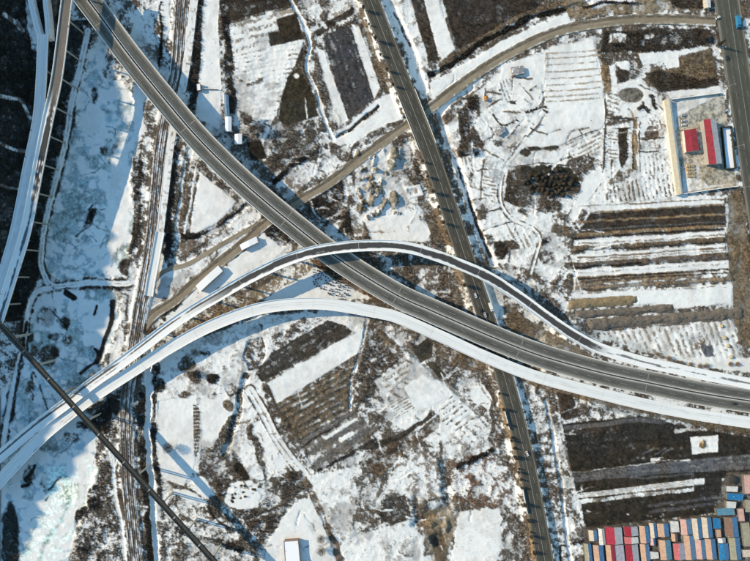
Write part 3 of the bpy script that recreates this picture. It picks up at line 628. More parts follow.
area([(286, 514), (300, 500), (314, 498), (326, 526), (340, 575), (256, 575), (262, 548)], 'snow')
line([(302, 478), (314, 495), (324, 520), (336, 548), (344, 575)], 7, 'scrub', s=0.22, c=(0.12, 0.09, 0.065), b=0.6)
area([(150, 478), (186, 486), (200, 478), (218, 500), (240, 512), (262, 548), (250, 575), (160, 575)], 'scrub', s=0.55, b=0.4); area([(190, 478), (204, 474), (212, 494), (200, 500)], 'snow'); area([(172, 488), (195, 488), (206, 500), (188, 505)], 'snow')
line([(212, 500), (224, 520), (244, 540), (262, 552)], 12, 'scrub', b=0.4, s=0.42, warp=2.6); line([(178, 528), (200, 538), (240, 548)], 6, 'scrubd'); line([(210, 502), (190, 490), (180, 486)], 2, 'scrub'); line([(208, 506), (214, 518), (228, 528)], 2.5, 'hedge', b=0.4)
# canal beside the west railway
CAN = [(149, 352), (148, 400), (148, 440), (151, 475), (152, 505), (158, 575)]
line([(156, 360), (154, 400), (154, 440), (158, 480), (163, 520)], 4, 'scrubd'); line([(141, 395), (141, 440), (146, 490), (150, 575)], 7, 'hedge', b=1.0); line([(154, 395), (154, 450), (158, 480)], 4.5, 'hedge', b=0.8)
line(CAN, 5.5, 'ice', s=0.9, dz=-2.0, soft=1.0, reg='canal', label='narrow frozen canal between dark hedges, lower left')
# ---- south centre
area([(365, 330), (400, 336), (420, 350), (378, 380), (390, 415), (350, 400), (360, 360)], 'scrub', s=0.35, b=0.5); line([(366, 322), (362, 345), (352, 380), (350, 410)], 3.6, 'snowy', s=0.7, dz=-0.8)
area([(375, 322), (402, 330), (412, 350), (400, 362), (384, 345)], 'snowy', s=0.6); line([(380, 332), (396, 348)], 6, 'verge'); line([(384, 340), (392, 348)], 3, 'tan')
area([(376, 380), (408, 352), (418, 352), (492, 430), (470, 446), (420, 440), (390, 420)], 'snowy', s=0.80, b=0.02, rows=(35, 7, 0.12, 0.06))
area([(404, 387), (423, 374), (446, 398), (417, 412)], 'snow', warp=0.2, s=1.0, reg='field', label='clean white square plot in the diagonal gardens')
area([(390, 404), (406, 396), (416, 410), (396, 420)], 'thin', warp=0.2, s=0.55, rows=(-30, 3.0, 0.4, 0.08), reg='field', label='small snowy plot with dense dark rows in the diagonal gardens')
area([(440, 404), (452, 396), (476, 420), (456, 432), (438, 420)], 'snowy', warp=0.3, s=0.72, rows=(-35, 5, 0.4, 0.1), reg='field', label='snowy plot of broken dark rows beside the ditch path')
area([(380, 382), (404, 360), (414, 372), (390, 392)], 'thin', warp=0.3, s=0.7, rows=(-35, 6, 0.3, 0.08))
line([(408, 350), (424, 364), (440, 379), (467, 403), (490, 428)], 3.4, 'grey', s=0.35, b=0.1, dz=-0.6, c=(0.17, 0.16, 0.14)); line([(421, 364), (430, 356), (434, 342)], 1.8, 'snowy')
area([(424, 345), (470, 352), (482, 370), (480, 400), (470, 402), (440, 376), (426, 362)], 'scrub', s=0.38, b=0.4); area([(411, 350), (427, 338), (433, 344), (431, 357), (421, 363)], 'dark', warp=0.4, c=(0.05, 0.043, 0.032)); area([(427, 363), (434, 362), (446, 374), (440, 380)], 'dark', warp=0.3, c=(0.05, 0.043, 0.032))
area([(470, 392), (482, 384), (492, 400), (488, 412), (474, 402)], 'snow'); area([(432, 342), (480, 356), (490, 372), (470, 372), (440, 358)], 'verge', s=0.25)
area([(380, 440), (420, 430), (440, 414), (440, 428), (415, 445), (372, 478), (372, 450)], 'scrub', s=0.22, b=0.3, c=(0.10, 0.075, 0.055))
line([(364, 448), (394, 440), (420, 424), (432, 416)], 5, 'brown'); line([(362, 464), (384, 454), (404, 446)], 5, 'brown', s=0.15); line([(370, 480), (386, 470), (400, 456)], 3, 'verge')
area([(388, 488), (396, 466), (420, 448), (440, 462), (442, 496), (424, 500), (412, 500)], 'snowy', s=0.72); area([(440, 440), (480, 430), (500, 452), (470, 456), (444, 462)], 'snowy', s=0.75)
area([(384, 500), (404, 494), (412, 520), (396, 526), (380, 520)], 'brown', s=0.14); line([(372, 520), (376, 500), (388, 476)], 4, 'verge'); line([(379, 520), (384, 495)], 3, 'scrubd', s=0.4)
area([(450, 464), (480, 452), (500, 458), (512, 500), (500, 512), (470, 505), (456, 500)], 'scrub', s=0.45, b=0.3, c=(0.11, 0.07, 0.05))
line([(458, 466), (476, 458), (492, 448)], 4, 'hedge')
line([(446, 464), (447, 490), (449, 504), (430, 514), (416, 522)], 9, 'scrub', s=0.4, dz=-2.4, soft=4.0, warp=1.6); line([(415, 500), (418, 520)], 6, 'scrub', s=0.4, dz=-1.6, soft=3, warp=1.6)
area([(380, 530), (408, 520), (424, 540), (420, 575), (360, 575), (360, 536)], 'snowy', s=0.82); area([(424, 510), (448, 506), (456, 520), (452, 540), (440, 575), (424, 540)], 'tan', s=0.2, b=0.1, c=(0.19, 0.145, 0.095)); mound(437, 541, 9, 8, -4.5, 0, None)
area([(428, 534), (440, 530), (448, 548), (444, 575), (436, 560)], 'tan', c=(0.10, 0.075, 0.05), b=0.0, s=0.05); mound(428, 524, 10, 5, 2.4, -10); mound(446, 526, 5, 10, 2.2, 0)
area([(458, 512), (500, 508), (502, 540), (496, 575), (450, 575), (456, 540)], 'snow', s=0.92, warp=1.6)
area([(492, 430), (506, 420), (530, 500), (546, 575), (520, 575), (512, 500), (500, 458)], 'scrub', s=0.4)
line([(499, 396), (506, 420), (516, 455), (528, 510), (536, 575)], 3.5, 'tan', b=0.2)
# ---- south-east dark fields
area([(530, 380), (560, 386), (640, 404), (720, 424), (750, 428), (770, 440), (700, 432), (560, 420), (548, 440), (560, 470), (586, 530), (590, 575), (560, 575), (540, 470)], 'scrub', s=0.42, b=0.4)
line([(520, 378), (560, 391), (620, 404), (690, 420), (770, 434)], 7, 'verge', c=(0.145, 0.115, 0.08)); area([(556, 392), (572, 396), (580, 416), (566, 420), (556, 410)], 'brown')
SED = [(562, 424), (600, 420), (640, 416), (690, 428), (770, 440), (770, 468), (722, 478), (724, 512), (586, 528), (576, 490)]
area(SED, 'dark', warp=0.4, s=0.04, c=(0.026, 0.023, 0.018), reg='field', label='large black bare field block above the colourful sheds', rows=(-5, 7, 0.04, 0.12))
line([(566, 428), (604, 424), (634, 420), (664, 422)], 4.5, 'grey', b=0, warp=0.4, c=(0.08, 0.075, 0.075)); line([(566, 434), (600, 430), (616, 428)], 4, 'brown', b=0.6)
area([(571, 474), (660, 463), (770, 452), (770, 468), (660, 474), (574, 482)], 'grey', warp=0.3, c=(0.085, 0.085, 0.09), reg='field', label='long grey-blue strip across the black fields', rows=(-5.5, 5, 0.08, 0.08)); line([(572, 473), (640, 464), (690, 459)], 1.2, 'snowy', smooth=False)
area([(690, 437), (718, 435), (718, 452), (692, 454)], 'snow', warp=0.2, s=0.96, reg='field', label='white square plot with a brown heap in the black fields'); mound(703, 444, 5, 4.5, 1.8, 0, 'tan')
line([(652, 460), (662, 459)], 3.4, 'snow'); line([(676, 431), (690, 429), (706, 429)], 3, 'snowy', s=0.7)
area([(577, 494), (640, 486), (704, 478), (704, 484), (640, 492), (578, 498)], 'thin', warp=0.2, s=0.86, rows=(-7, 1.9, 0.4, 0.05), b=0); area([(578, 500), (694, 487), (694, 491), (579, 504)], 'snowy', warp=0.6, s=0.72)
for y in (508, 514): line([(650, y-2), (690, y-7), (720, y-11)], 3, 'grey', c=(0.06, 0.06, 0.065))
line([(610, 472), (640, 478), (692, 474)], 2, 'grey', c=(0.07, 0.07, 0.07))
for k in range(16):
    w, m, sd = polymask(ellipse(random.uniform(630, 686), random.uniform(446, 460), 1.8, 1.3), 0.6, 0.6); apply(w, m, 'scrub', s=0.15)
for x in (655, 662, 642): line([(x, 454), (x+10, 449)], 1.6, 'grey', b=0)
for k in range(22):
    w, m, sd = polymask(ellipse(random.uniform(584, 720), random.uniform(505, 522), random.uniform(1.0, 2.2), 0.9), 0.6, 0.6); apply(w, m, 'scrub', s=0.35, b=0)
line([(558, 436), (566, 460), (575, 490), (584, 528)], 3, 'snowy', s=0.7); line([(563, 440), (560, 415), (556, 396)], 2, 'snowy', s=0.7)
area([(582, 528), (720, 514), (716, 508), (726, 472), (770, 470), (770, 575), (584, 575)], 'dirt', c=(0.085, 0.075, 0.062), s=0.14, warp=0.5, reg='yard', label='dusty ground between the colourful sheds')
area([(560, 546), (582, 542), (584, 575), (560, 575)], 'scrub', s=0.5); line([(560, 546), (560, 575)], 2, 'dark'); line([(560, 546), (584, 541)], 2, 'hedge')
# compound by the east road
YD = [(668, 100), (723, 93), (737, 186), (681, 194)]
area(YD, 'conc', warp=0.1, reg='yard', label='paved concrete yard with two red roofs', s=0.05); area([(671, 101), (718, 95), (684, 113), (676, 118), (682, 190), (680, 191)], 'snowy', warp=0.3, s=0.78, b=0, c=(0.3, 0.28, 0.24))
area([(682, 165), (697, 162), (700, 178), (735, 184), (684, 192)], 'thin', warp=0.8, b=0, s=0.5, c=(0.34, 0.31, 0.26)); area([(700, 166), (722, 164), (724, 184), (708, 186), (700, 178)], 'conc', warp=0.2, s=0.03, c=(0.31, 0.28, 0.22))
area([(666, 92), (720, 86), (722, 92), (670, 99)], 'snow')
# canal ditches beside the straight road
line([(385, -8), (403, 30), (413, 53), (424, 91)], 6.5, 'snowy', s=0.8, dz=-2.8, soft=1.6); line([(394, 12), (410, 46)], 3, 'hedge', b=0.4)
line([(470, 90), (440, 110), (444, 128), (448, 142), (459, 167), (467, 193), (475, 220), (487, 250), (494, 264)], 6.5, 'snowy', s=0.82, dz=-3.0, soft=1.4)
line([(458, 167), (467, 193), (477, 224), (490, 256)], 3, 'hedge', b=0.8)
line([(546, 400), (556, 450), (563, 500), (572, 575)], 4, 'snowy', dz=-1.4)

for (x0, x1, y0, y1, n) in [(200, 375, 385, 555, 46), (375, 500, 350, 555, 46), (440, 600, 60, 270, 50), (285, 430, 130, 240, 30), (545, 600, 400, 555, 14), (105, 135, 380, 555, 10), (600, 665, 95, 200, 16), (235, 360, 5, 150, 14)]:
    for k in range(n):
        x, y = random.uniform(x0, x1), random.uniform(y0, y1); a = random.choice([-0.55, 1.05, 0.1, 1.4])+random.uniform(-0.5, 0.5); l = random.uniform(8, 30); c = random.uniform(-0.6, 0.6)
        i_ = int((y-V[0])/STEP); j_ = int((x-U[0])/STEP)
        if region[i_, j_] != 0: continue
        pts = [(x, y), (x+l*0.5*math.cos(a), y+l*0.5*math.sin(a)), (x+l*0.5*math.cos(a)+l*0.5*math.cos(a+c), y+l*0.5*math.sin(a)+l*0.5*math.sin(a+c))]
        if snow[i_, j_] > 0.6: line(pts, random.uniform(0.7, 1.5), random.choice(['scrub', 'thin', 'verge', 'thin']), warp=1.3, s=random.uniform(0.3, 0.7), b=0.1, soft=1.1, dz=random.choice([-0.35, 0, 0.35]))
        else: line(pts, random.uniform(0.8, 2.0), random.choice(['snowy', 'snowy', 'thin']), warp=0.8, b=0, dz=random.choice([-0.5, -0.2, 0]))
# --- earthworks: benches under roads
def bench(pts, hw, z, slope=0.62, keep=None, only=True):
    """flat shelf of half width hw px at height z with side slopes; z scalar or per-point list"""
    p = catmull([(a, b, (z[k] if hasattr(z, '__len__') else z)) for k, (a, b) in enumerate(pts)], 5)
    w = window(p[:, :2], hw+30)
    x = GU[w]; y = GV[w]; d = np.full(x.shape, 1e9, np.float32); zz = np.zeros(x.shape, np.float32)
    for a, b in zip(p[:-1], p[1:]):
        vx, vy = b[0]-a[0], b[1]-a[1]; L = vx*vx+vy*vy+1e-9
        t = np.clip(((x-a[0])*vx+(y-a[1])*vy)/L, 0, 1)
        dd = np.hypot(x-a[0]-t*vx, y-a[1]-t*vy); c = dd < d
        d = np.where(c, dd, d); zz = np.where(c, a[2]+(b[2]-a[2])*t, zz)
    tgt = zz-np.maximum(0, d-hw)*S*slope
    inside = d <= hw
    h = hgt[w]; new = np.where(inside, zz, np.maximum(h, tgt))
    if keep is not None:
        k = keep(x, y); new = h*(1-k)+new*k
    hgt[w] = new; rough[w] = np.where(d < hw+2, 0.03, rough[w])
    shr[w] = np.where(d < hw+1.2, 0, shr[w])

# natural relief first
hgt += (n_co-0.5)*rough*4.2+(n_md-0.5)*rough*4.0+(n_fi-0.5)*rough*1.3+(n_rd-0.5)*rough*0.7
hgt += (n_bg-0.5)*1.2*(rough > 0.12)

SER = [(358, -32), (370.5, 0), (397.5, 70), (427, 145), (448, 205), (467, 262), (487, 320), (511, 400), (528, 470), (545, 561), (549, 585)]
DIRT = [(128, 352), (150, 318), (175, 300), (205, 274), (238, 248), (262, 226), (290, 206), (330, 182), (362, 157), (404, 127), (430, 108), (453, 90.5), (480, 71), (510, 53), (536, 40), (562, 30), (592, 24), (630, 19.5), (672, 19), (716, 21)]
DIRT2 = [(148, 286), (165, 271), (188, 264), (214, 249), (240, 234), (262, 222)]
WRL = [(186, -32), (182, 0), (177, 67), (170, 100), (162, 140), (157, 190), (152, 240), (146, 280), (140, 310), (132, 360), (126, 411), (127, 450), (129, 490), (136, 561), (140, 590)]
WST = [(197, -30), (194, 0), (187, 60), (180, 100), (171, 140), (165, 190), (159, 238)]
EAR = [(721, -40), (727, 0), (738.5, 75), (748.5, 140), (757, 195), (772, 290), (780, 340)]
HWY = [(70, -24), (98, 13), (128, 53.5), (163, 97), (200, 140), (243, 182), (288, 220), (340, 260), (395, 294), (430, 310), (470, 327.5), (497, 339), (530, 352), (560, 361.5), (605, 373.5), (650, 383), (700, 393), (750, 401), (800, 409)]
HWZ = [14, 14, 14, 14, 13.5, 13, 12.5, 12, 11.5, 11, 10.5, 10, 9, 8, 7, 6, 5.2, 4.5, 4]
INR = [(-25, 477), (5, 452), (35, 427), (66, 404), (90, 385), (117, 366), (144, 346), (166, 329), (190, 312.5), (220, 294.5), (250, 277.5), (280, 263), (310, 252.5), (340, 247.5), (370, 245.5), (400, 246.5), (430, 253.5), (480, 273), (512, 292), (550, 319.5), (575, 336), (600, 348.5), (640, 361), (675, 368.5), (700, 374), (750, 383.5), (800, 392)]
INZ = [12, 12, 12.2, 12.6, 13, 13.8, 14.6, 15.4, 16.4, 17.6, 18.8, 19.8, 20.3, 20.5, 20.3, 19.6, 18.5, 16, 13.5, 10.5, 9, 7.6, 6.5, 5.8, 5.4, 4.6, 4]
OUT = [(-15, 498), (10, 470), (41, 438), (71, 413), (93, 397), (133, 371), (166, 350), (200, 331), (230, 318), (260, 308.5), (295, 304), (330, 304.5), (380, 313), (400, 318.5), (440, 336), (480, 354.5), (520, 371), (550, 380.5), (600, 393.5), (650, 405.5), (700, 415), (750, 422.5), (800, 429)]
OUZ = [11.2, 11.3, 11.4, 11.5, 11.6, 11.7, 11.7, 11.7, 11.7, 11.6, 11.4, 11.2, 11, 10.8, 10.2, 9.6, 9, 8.3, 7, 5.8, 5, 4.4, 4]
def gpts(pts, zs):
    """deck image points -> the ground point right below them, as seen in ground pixels"""
    return [(375+(a-375)*(1-z/H), 280.5+(b-280.5)*(1-z/H)) for (a, b), z in zip(pts, zs)]
keep_ser = lambda x, y: 1-ss(-np.hypot((x-415.5)*0.8+(y-118)*0.6*0, (x-415.5)*0.5+(y-118)*0.87), -13, -9)*0.0-ss(-np.abs((x-415.5)*0.55+(y-118)*0.83), -9, -6)*ss(-np.hypot(x-415.5, y-118), -34, -28)
bench(SER, 9.5, 3.9, 0.7, keep=keep_ser)
bench(DIRT, 4.2, 0.35, 0.5); bench(DIRT2, 2.5, 0.3, 0.5)
bench(WRL, 8, 1.0, 0.6); bench(WST, 5, 1.2, 0.6)
bench(EAR, 14, 0.1, 0.4)
i0 = 13; bench(gpts(HWY, HWZ)[i0:], 13.5, [z-0.5 for z in HWZ[i0:]], 0.62)
i0 = 20; bench(gpts(INR, INZ)[i0:], 5.5, [z-0.5 for z in INZ[i0:]], 0.62)
i0 = 18; bench(gpts(OUT, OUZ)[i0:], 5.5, [z-0.5 for z in OUZ[i0:]], 0.62)
hgt += hill(GU, GV).astype(np.float32)
def ground_z(u, v):
    i = np.clip((np.asarray(v)-V[0])/STEP, 0, shape[0]-1.001); j = np.clip((np.asarray(u)-U[0])/STEP, 0, shape[1]-1.001)
    a = i.astype(int); b = j.astype(int); f = i-a; g = j-b
    return (hgt[a, b]*(1-f)+hgt[a+1, b]*f)*(1-g)+(hgt[a, b+1]*(1-f)+hgt[a+1, b+1]*f)*g
def G(u, v, dz=0.0):
    """world point on the ground at a picture position"""
    z = float(ground_z(u, v)); x, y, _ = P(u, v, z); return (x, y, z+dz)

# albedo: bare soil with wind-blown snow lying in patches
nmix = uniform(NA*(1-fine)+NB*fine)
cov = ss(snow*1.3-0.17+(n_fi-0.5)*0.3-nmix, -0.27, 0.27)
thin_ = ss(uniform(fbm(U, V, 9, 3, 71)*0.8+fbm(U, V, 38, 2, 72)*0.7+n_fi*0.25), 0.45, 1.0)
cov = cov*(1-thin_*np.where(rough > 0.12, 0.42, np.where(rough > 0.08, 0.16, 0.0)))   # snow worn thin, soil showing through
spk = lattice(U, V, 0.95, 201); spk2 = lattice(U, V, 1.3, 202)
wild = ss(snow, 0.24, 0.36)*ss(rough, 0.2, 0.35)   # weedy snowy ground gets fine specks; tidy ground few
cov = cov+ss(spk, 0.6, 0.95)*0.42*(1-cov)*0.75*wild-ss(spk2, 0.68, 0.95)*cov*(0.10+0.30*wild)*(rough > 0.08)
cov = np.clip(cov, 0, 1)
tone = 0.45+1.1*uniform(n_md*0.4+n_fi*0.9)[..., None]
hue = (NCo[..., None]-0.5)*np.array([0.20, 0.05, -0.12], np.float32)
alb = soil*tone*(1+hue)
sn = white*(0.80+0.16*n_co[..., None]+0.12*n_md[..., None]+0.14*(n_fi[..., None]-0.5))
alb = np.clip(alb*(1-cov[..., None])+sn*cov[..., None], 0.008, 0.9)
kk = S*(1-hgt/H)
gx = (GU-375)*kk; gy = (280.5-GV)*kk
verts = np.stack([gx, gy, hgt], -1).reshape(-1, 3); cols = alb.reshape(-1, 3)
ni, nj = shape
ii, jj = np.meshgrid(np.arange(ni-1), np.arange(nj-1), indexing='ij')
q0 = (ii*nj+jj).ravel(); quads = np.stack([q0, q0+nj, q0+nj+1, q0+1], 1)
freg = region[:-1, :-1].ravel()
for r in range(len(REG)):
    f = quads[freg == r]
    if len(f) == 0: continue
    used, inv = np.unique(f.ravel(), return_inverse=True)
    o = mesh_np(REG[r][0], verts[used], inv.reshape(-1, 4), M['ground'], cols[used])
    tag(o, REG[r][1], kind='structure')
# land beyond the frame and the hill that shades the river
cu = np.arange(-1400, 2200, 20.0); cv = np.arange(-1500, 2100, 5.0)
CU, CV = np.meshgrid(cu, cv)
cz = hill(CU, CV)-0.9+(fbm(cu, cv, 160, 3, 21)-0.5)*8*(np.clip(np.maximum(np.abs(CU-375)-400, np.abs(CV-280)-300), 0, 200)/200)
ck = np.where((CU > -40) & (CU < 790) & (CV > -40) & (CV < 600), S*(1-cz/H), S)
ck = S*(1-cz/H*np.clip((CU+120)/90, 0, 1))
cvx = np.stack([(CU-375)*ck, (280.5-CV)*ck, cz], -1).reshape(-1, 3)
ci, cj = CU.shape
a, b = np.meshgrid(np.arange(ci-1), np.arange(cj-1), indexing='ij')
inside = (CU[:-1, :-1] >= U[0]) & (CU[:-1, :-1]+20 <= U[-1]) & (CV[:-1, :-1] >= V[0]) & (CV[:-1, :-1]+5 <= V[-1])
q0 = (a*cj+b).ravel(); cq = np.stack([q0, q0+cj, q0+cj+1, q0+1], 1)[~inside.ravel()]
o = mesh_np('hills', cvx, cq, M['outer']); tag(o, 'wooded hillside and snowy land beyond the frame', kind='structure')

# ------------------------------------------------------------------ ribbons: roads, decks, barriers
def frame(pts, zs, step=1.6):
    """picture points + heights -> smooth world centre line with unit normals (to the left of travel) and arc length"""
    p = catmull([P(a, b, z) for (a, b), z in zip(pts, zs)], step)
    t = np.gradient(p[:, :2], axis=0); t /= np.linalg.norm(t, axis=1)[:, None]
    n = np.stack([-t[:, 1], t[:, 0]], 1)
    s = np.concatenate([[0], np.cumsum(np.linalg.norm(np.diff(p[:, :2], axis=0), axis=1))])
    return p, n, s
def cut(fr, a, b):
    p, n, s = fr; k = (s >= a) & (s <= b); return p[k], n[k], s[k]
def at(fr, d, off=0.0):
    p, n, s = fr
    x = np.interp(d, s, p[:, 0]); y = np.interp(d, s, p[:, 1]); z = np.interp(d, s, p[:, 2])
    nx = np.interp(d, s, n[:, 0]); ny = np.interp(d, s, n[:, 1])
    return np.array([x+nx*off, y+ny*off, z]), math.atan2(-nx, ny)     # point, heading of travel (tangent = (ny,-nx))
def strip(fr, offs, dzs, name, m, colf=None, parent=None, closed=False, smooth=False):
    """sheet (or closed section) swept along the line; offs/dzs give the section"""
    p, n, s = fr; offs = np.asarray(offs, float); dzs = np.asarray(dzs, float)
    k = len(offs); N = len(p)
    x = p[:, 0][:, None]+n[:, 0][:, None]*offs; y = p[:, 1][:, None]+n[:, 1][:, None]*offs; z = p[:, 2][:, None]+dzs
    v = np.stack([x, y, z], -1).reshape(-1, 3)
    kk = k if closed else k-1
    i, j = np.meshgrid(np.arange(N-1), np.arange(kk), indexing='ij'); j2 = (j+1) % k
    f = np.stack([(i*k+j).ravel(), ((i+1)*k+j).ravel(), ((i+1)*k+j2).ravel(), (i*k+j2).ravel()], 1)
    if closed:   # end caps as quad fans
        caps = []
        for base in (0, (N-1)*k):
            for q in range(1, k-1): caps.append((base, base+q, base+q+1, base+q+1))
        fl = [tuple(q) for q in f]+[c[:3] for c in caps]
        me = bpy.data.meshes.new(name); me.from_pydata([tuple(q) for q in v], [], fl); me.update(); me.materials.append(m)
        o = bpy.data.objects.new(name, me); col.objects.link(o)
        if parent: o.parent = parent
        return o
    c = None
    if colf is not None:
        ss_, tt = np.meshgrid(s, offs, indexing='ij'); c = colf(ss_, tt).reshape(-1, 3)
    return mesh_np(name, v, f, m, c, parent, smooth)
def dashes(fr, off, w, name, m, parent, on=6.0, gap=9.0, dz=0.02, a=0, b=None):
    mb = MB(); b = b or fr[2][-1]; d = a
    while d+on < b:
        q = []
        for dd, oo in ((d, off-w), (d+on, off-w), (d+on, off+w), (d, off+w)):
            pt, _ = at(fr, dd, oo); q.append((pt[0], pt[1], pt[2]+dz))
        mb.quad(*q); d += on+gap
    return tag(mb.build(name, m, parent), kind='stuff')
def barrier(fr, off, w, h, name, m, parent, z0=0.0):
    return strip(fr, [off-w, off-w*0.6, off+w*0.6, off+w], [z0, z0+h, z0+h, z0], name, m, None, parent, closed=True)
def lerp3(a, b, f): return np.asarray(a)*(1-f[..., None])+np.asarray(b)*f[..., None]
SNOWC = (0.755, 0.775, 0.775)
def asphalt(base=(0.115, 0.113, 0.105), dust=(0.34, 0.33, 0.305), tracks=(), edges=(), w=0.8, snow_edges=(), patch=0.0, seed=0):
    def f(s, t):
        n1 = nz2(s+seed*91, t*6+50, 14); n2 = nz2(s+9, t+seed*37, 2.2); n3 = nz2(s*0.25+seed*13, t*3, 4)
        c = np.empty(s.shape+(3,)); c[:] = base
        c *= (0.82+0.30*n1+0.14*n2)[..., None]
        for o, k, ww in tracks: c = c*(1+(k*np.exp(-((t-o)/ww)**2)*(0.6+0.6*n3))[..., None])
        for o, k, ww in edges: c = lerp3(c, np.broadcast_to(dust, c.shape), np.clip(k*np.exp(-((t-o)/ww)**2)*(0.5+0.9*n1), 0, 1))
        for o, ww, k in snow_edges:   # snow pushed aside, ragged
            g = ss(ww*(0.55+0.9*n3+0.35*n2)*k-np.abs(t-o), -0.25, 0.35); c = lerp3(c, np.broadcast_to(SNOWC, c.shape), g)
        if patch: c = lerp3(c, np.broadcast_to(SNOWC, c.shape), ss(n3*0.6+n2*0.4, 1-patch-0.05, 1-patch+0.12))
        return c
    return f
def grid_offs(a, b, st=0.55): return np.linspace(a, b, max(3, int(abs(b-a)/st)+1))

def piers(fr, parent, spots, half, cap_w, drop, r=0.75, cols=2, clear=(), m=None):
    """concrete columns with a cross cap under a deck, standing on the ground"""
    for d in spots:
        pt, a = at(fr, d)
        u = 375+pt[0]/S; v = 280.5-pt[1]/S
        if any(min(segdist(np.array([u]), np.array([v]), c)) < rr for c, rr in clear): continue
        g = float(ground_z(u, v))
        if pt[2]-drop-1.0-g < 1.5: continue
        nrm = (-math.sin(a), math.cos(a)); tg = (math.cos(a), math.sin(a))
        for k in range(cols):
            o = 0 if cols == 1 else (-half+2*half*k/(cols-1))
            x, y = pt[0]+nrm[0]*o, pt[1]+nrm[1]*o
            MB().tube((x, y, g-1.5), (x, y, pt[2]-drop-0.9), r, r*0.92, 8).build('pier', m or M['concrete_pale'], parent)
        q = [(pt[0]+nrm[0]*o+tg[0]*e, pt[1]+nrm[1]*o+tg[1]*e) for o, e in ((-cap_w, -0.9), (cap_w, -0.9), (cap_w, 0.9), (-cap_w, 0.9))]
        q2 = [(pt[0]+nrm[0]*o+tg[0]*e, pt[1]+nrm[1]*o+tg[1]*e) for o, e in ((-cap_w*0.7, -0.9), (cap_w*0.7, -0.9), (cap_w*0.7, 0.9), (-cap_w*0.7, 0.9))]
        MB().prism(q2, pt[2]-drop-1.3, pt[2]-drop-0.02, top=q).build('pier_cap', m or M['concrete_pale'], parent)

CL = [([tuple(q) for q in catmull(SER, 10)], 11), ([tuple(q) for q in catmull(DIRT, 10)], 6.5), ([tuple(q) for q in catmull(WRL, 10)], 9)]
# ---- motorway bridge
hw = tag(empty('motorway_bridge', P(288, 220, 0)), 'wide grey dual carriageway motorway bridge crossing from top left to right edge', 'bridge')
def sub(o, p):    # parent keeping world coordinates
    o.parent = p; o.matrix_parent_inverse = p.matrix_world.inverted(); return o
hw.location = (0, 0, 0)
fh = frame(HWY, HWZ, 1.4)
W = 10.3
for sgn in (1, -1):
    a, b = (0.75, W-0.35)
    offs = grid_offs(a, b)*sgn; offs = np.sort(offs)
    e = [(sgn*(W-0.6), 1.0, 0.9), (sgn*1.6, 0.8, 0.7)]
    strip(fh, offs, np.zeros(len(offs)), 'carriageway', M['road'], asphalt(tracks=[(sgn*2.7, -0.26, 0.5), (sgn*4.4, -0.22, 0.5), (sgn*3.5, 0.22, 0.4), (sgn*6.2, -0.3, 0.55), (sgn*7.9, -0.26, 0.5), (sgn*7.0, 0.2, 0.4), (sgn*9.2, 0.5, 0.7)], edges=e, seed=2+sgn, base=(0.098, 0.1, 0.092)), hw)
    strip(fh, np.sort([sgn*a, sgn*(a-0.001), sgn*(W*0.52), sgn*(W-0.9), sgn*(b+0.3), sgn*(b+0.3)]) if False else [sgn*a, sgn*(b+0.3), sgn*(b+0.3), sgn*(W-2.4), sgn*2.0, sgn*a],
          [-0.03, -0.03, -0.5, -1.9, -1.9, -0.5], 'girder', M['concrete'], None, hw, closed=True)
    barrier(fh, sgn*(W+0.05), 0.42, 0.95, 'parapet', M['barrier'], hw, -0.02)
    barrier(fh, sgn*0.95, 0.3, 0.8, 'median_barrier', M['barrier'], hw, 0.01)
    for off in (sgn*2.0, sgn*(W-2.4)): strip(fh, [off-0.11, off+0.11], [0.02, 0.02], 'edge_line', M['paint'], None, hw)
    dashes(fh, sgn*5.3, 0.1, 'lane_line', M['paint'], hw)
strip(fh, [-0.74, 0.74], [-0.45, -0.45], 'median_gap_strip', M['barrier_dark'], None, hw)  # dark strip added so the open gap between the carriageways looks dark
for d in range(48, int(fh[2][-1]), 118):      # expansion joints
    for sgn in (1, -1):
        q = []
        for dd, oo in ((d, 1.2), (d+0.8, 1.2), (d+0.8, W-0.4), (d, W-0.4)):
            pt, _ = at(fh, dd+0.06*oo*0, sgn*oo); q.append((pt[0], pt[1], pt[2]+0.03))
        if sgn < 0: q = q[::-1]
        MB().quad(*q).build('expansion_joint', M['joint'], hw)
piers(fh, hw, np.arange(18, fh[2][-1], 31), 6.4, 9.0, 1.9, 0.85, 3, CL)
# ---- inner ramp
inr = tag(empty('ramp_bridge'), 'higher curving ramp bridge with dark lane, crossing over the motorway', 'bridge')
fi = frame(INR, INZ, 1.3); WI = 4.6
Ltot = fi[2][-1]
def inner_col(s, t):
    a = asphalt(base=(0.06, 0.06, 0.062), snow_edges=[(4.6, 1.5, 1), (-4.6, 1.9, 1)], seed=5)(s, t)
    west = asphalt(base=(0.16, 0.155, 0.15), snow_edges=[(4.6, 2.0, 1), (-4.0, 3.4, 1), (-0.2, 0.8, 1)], tracks=[(1.4, -0.4, 0.8)], seed=6)(s, t)
    east = asphalt(base=(0.22, 0.22, 0.22), snow_edges=[(4.2, 2.6, 1.2), (-3.4, 2.6, 1)], tracks=[(0.4, -0.35, 0.7)], seed=7)(s, t)
    w1 = ss(s, Ltot*0.27, Ltot*0.36)[..., None]; w2 = ss(s, Ltot*0.76, Ltot*0.79)[..., None]
    c = west*(1-w1)+a*w1; return c*(1-w2)+east*w2
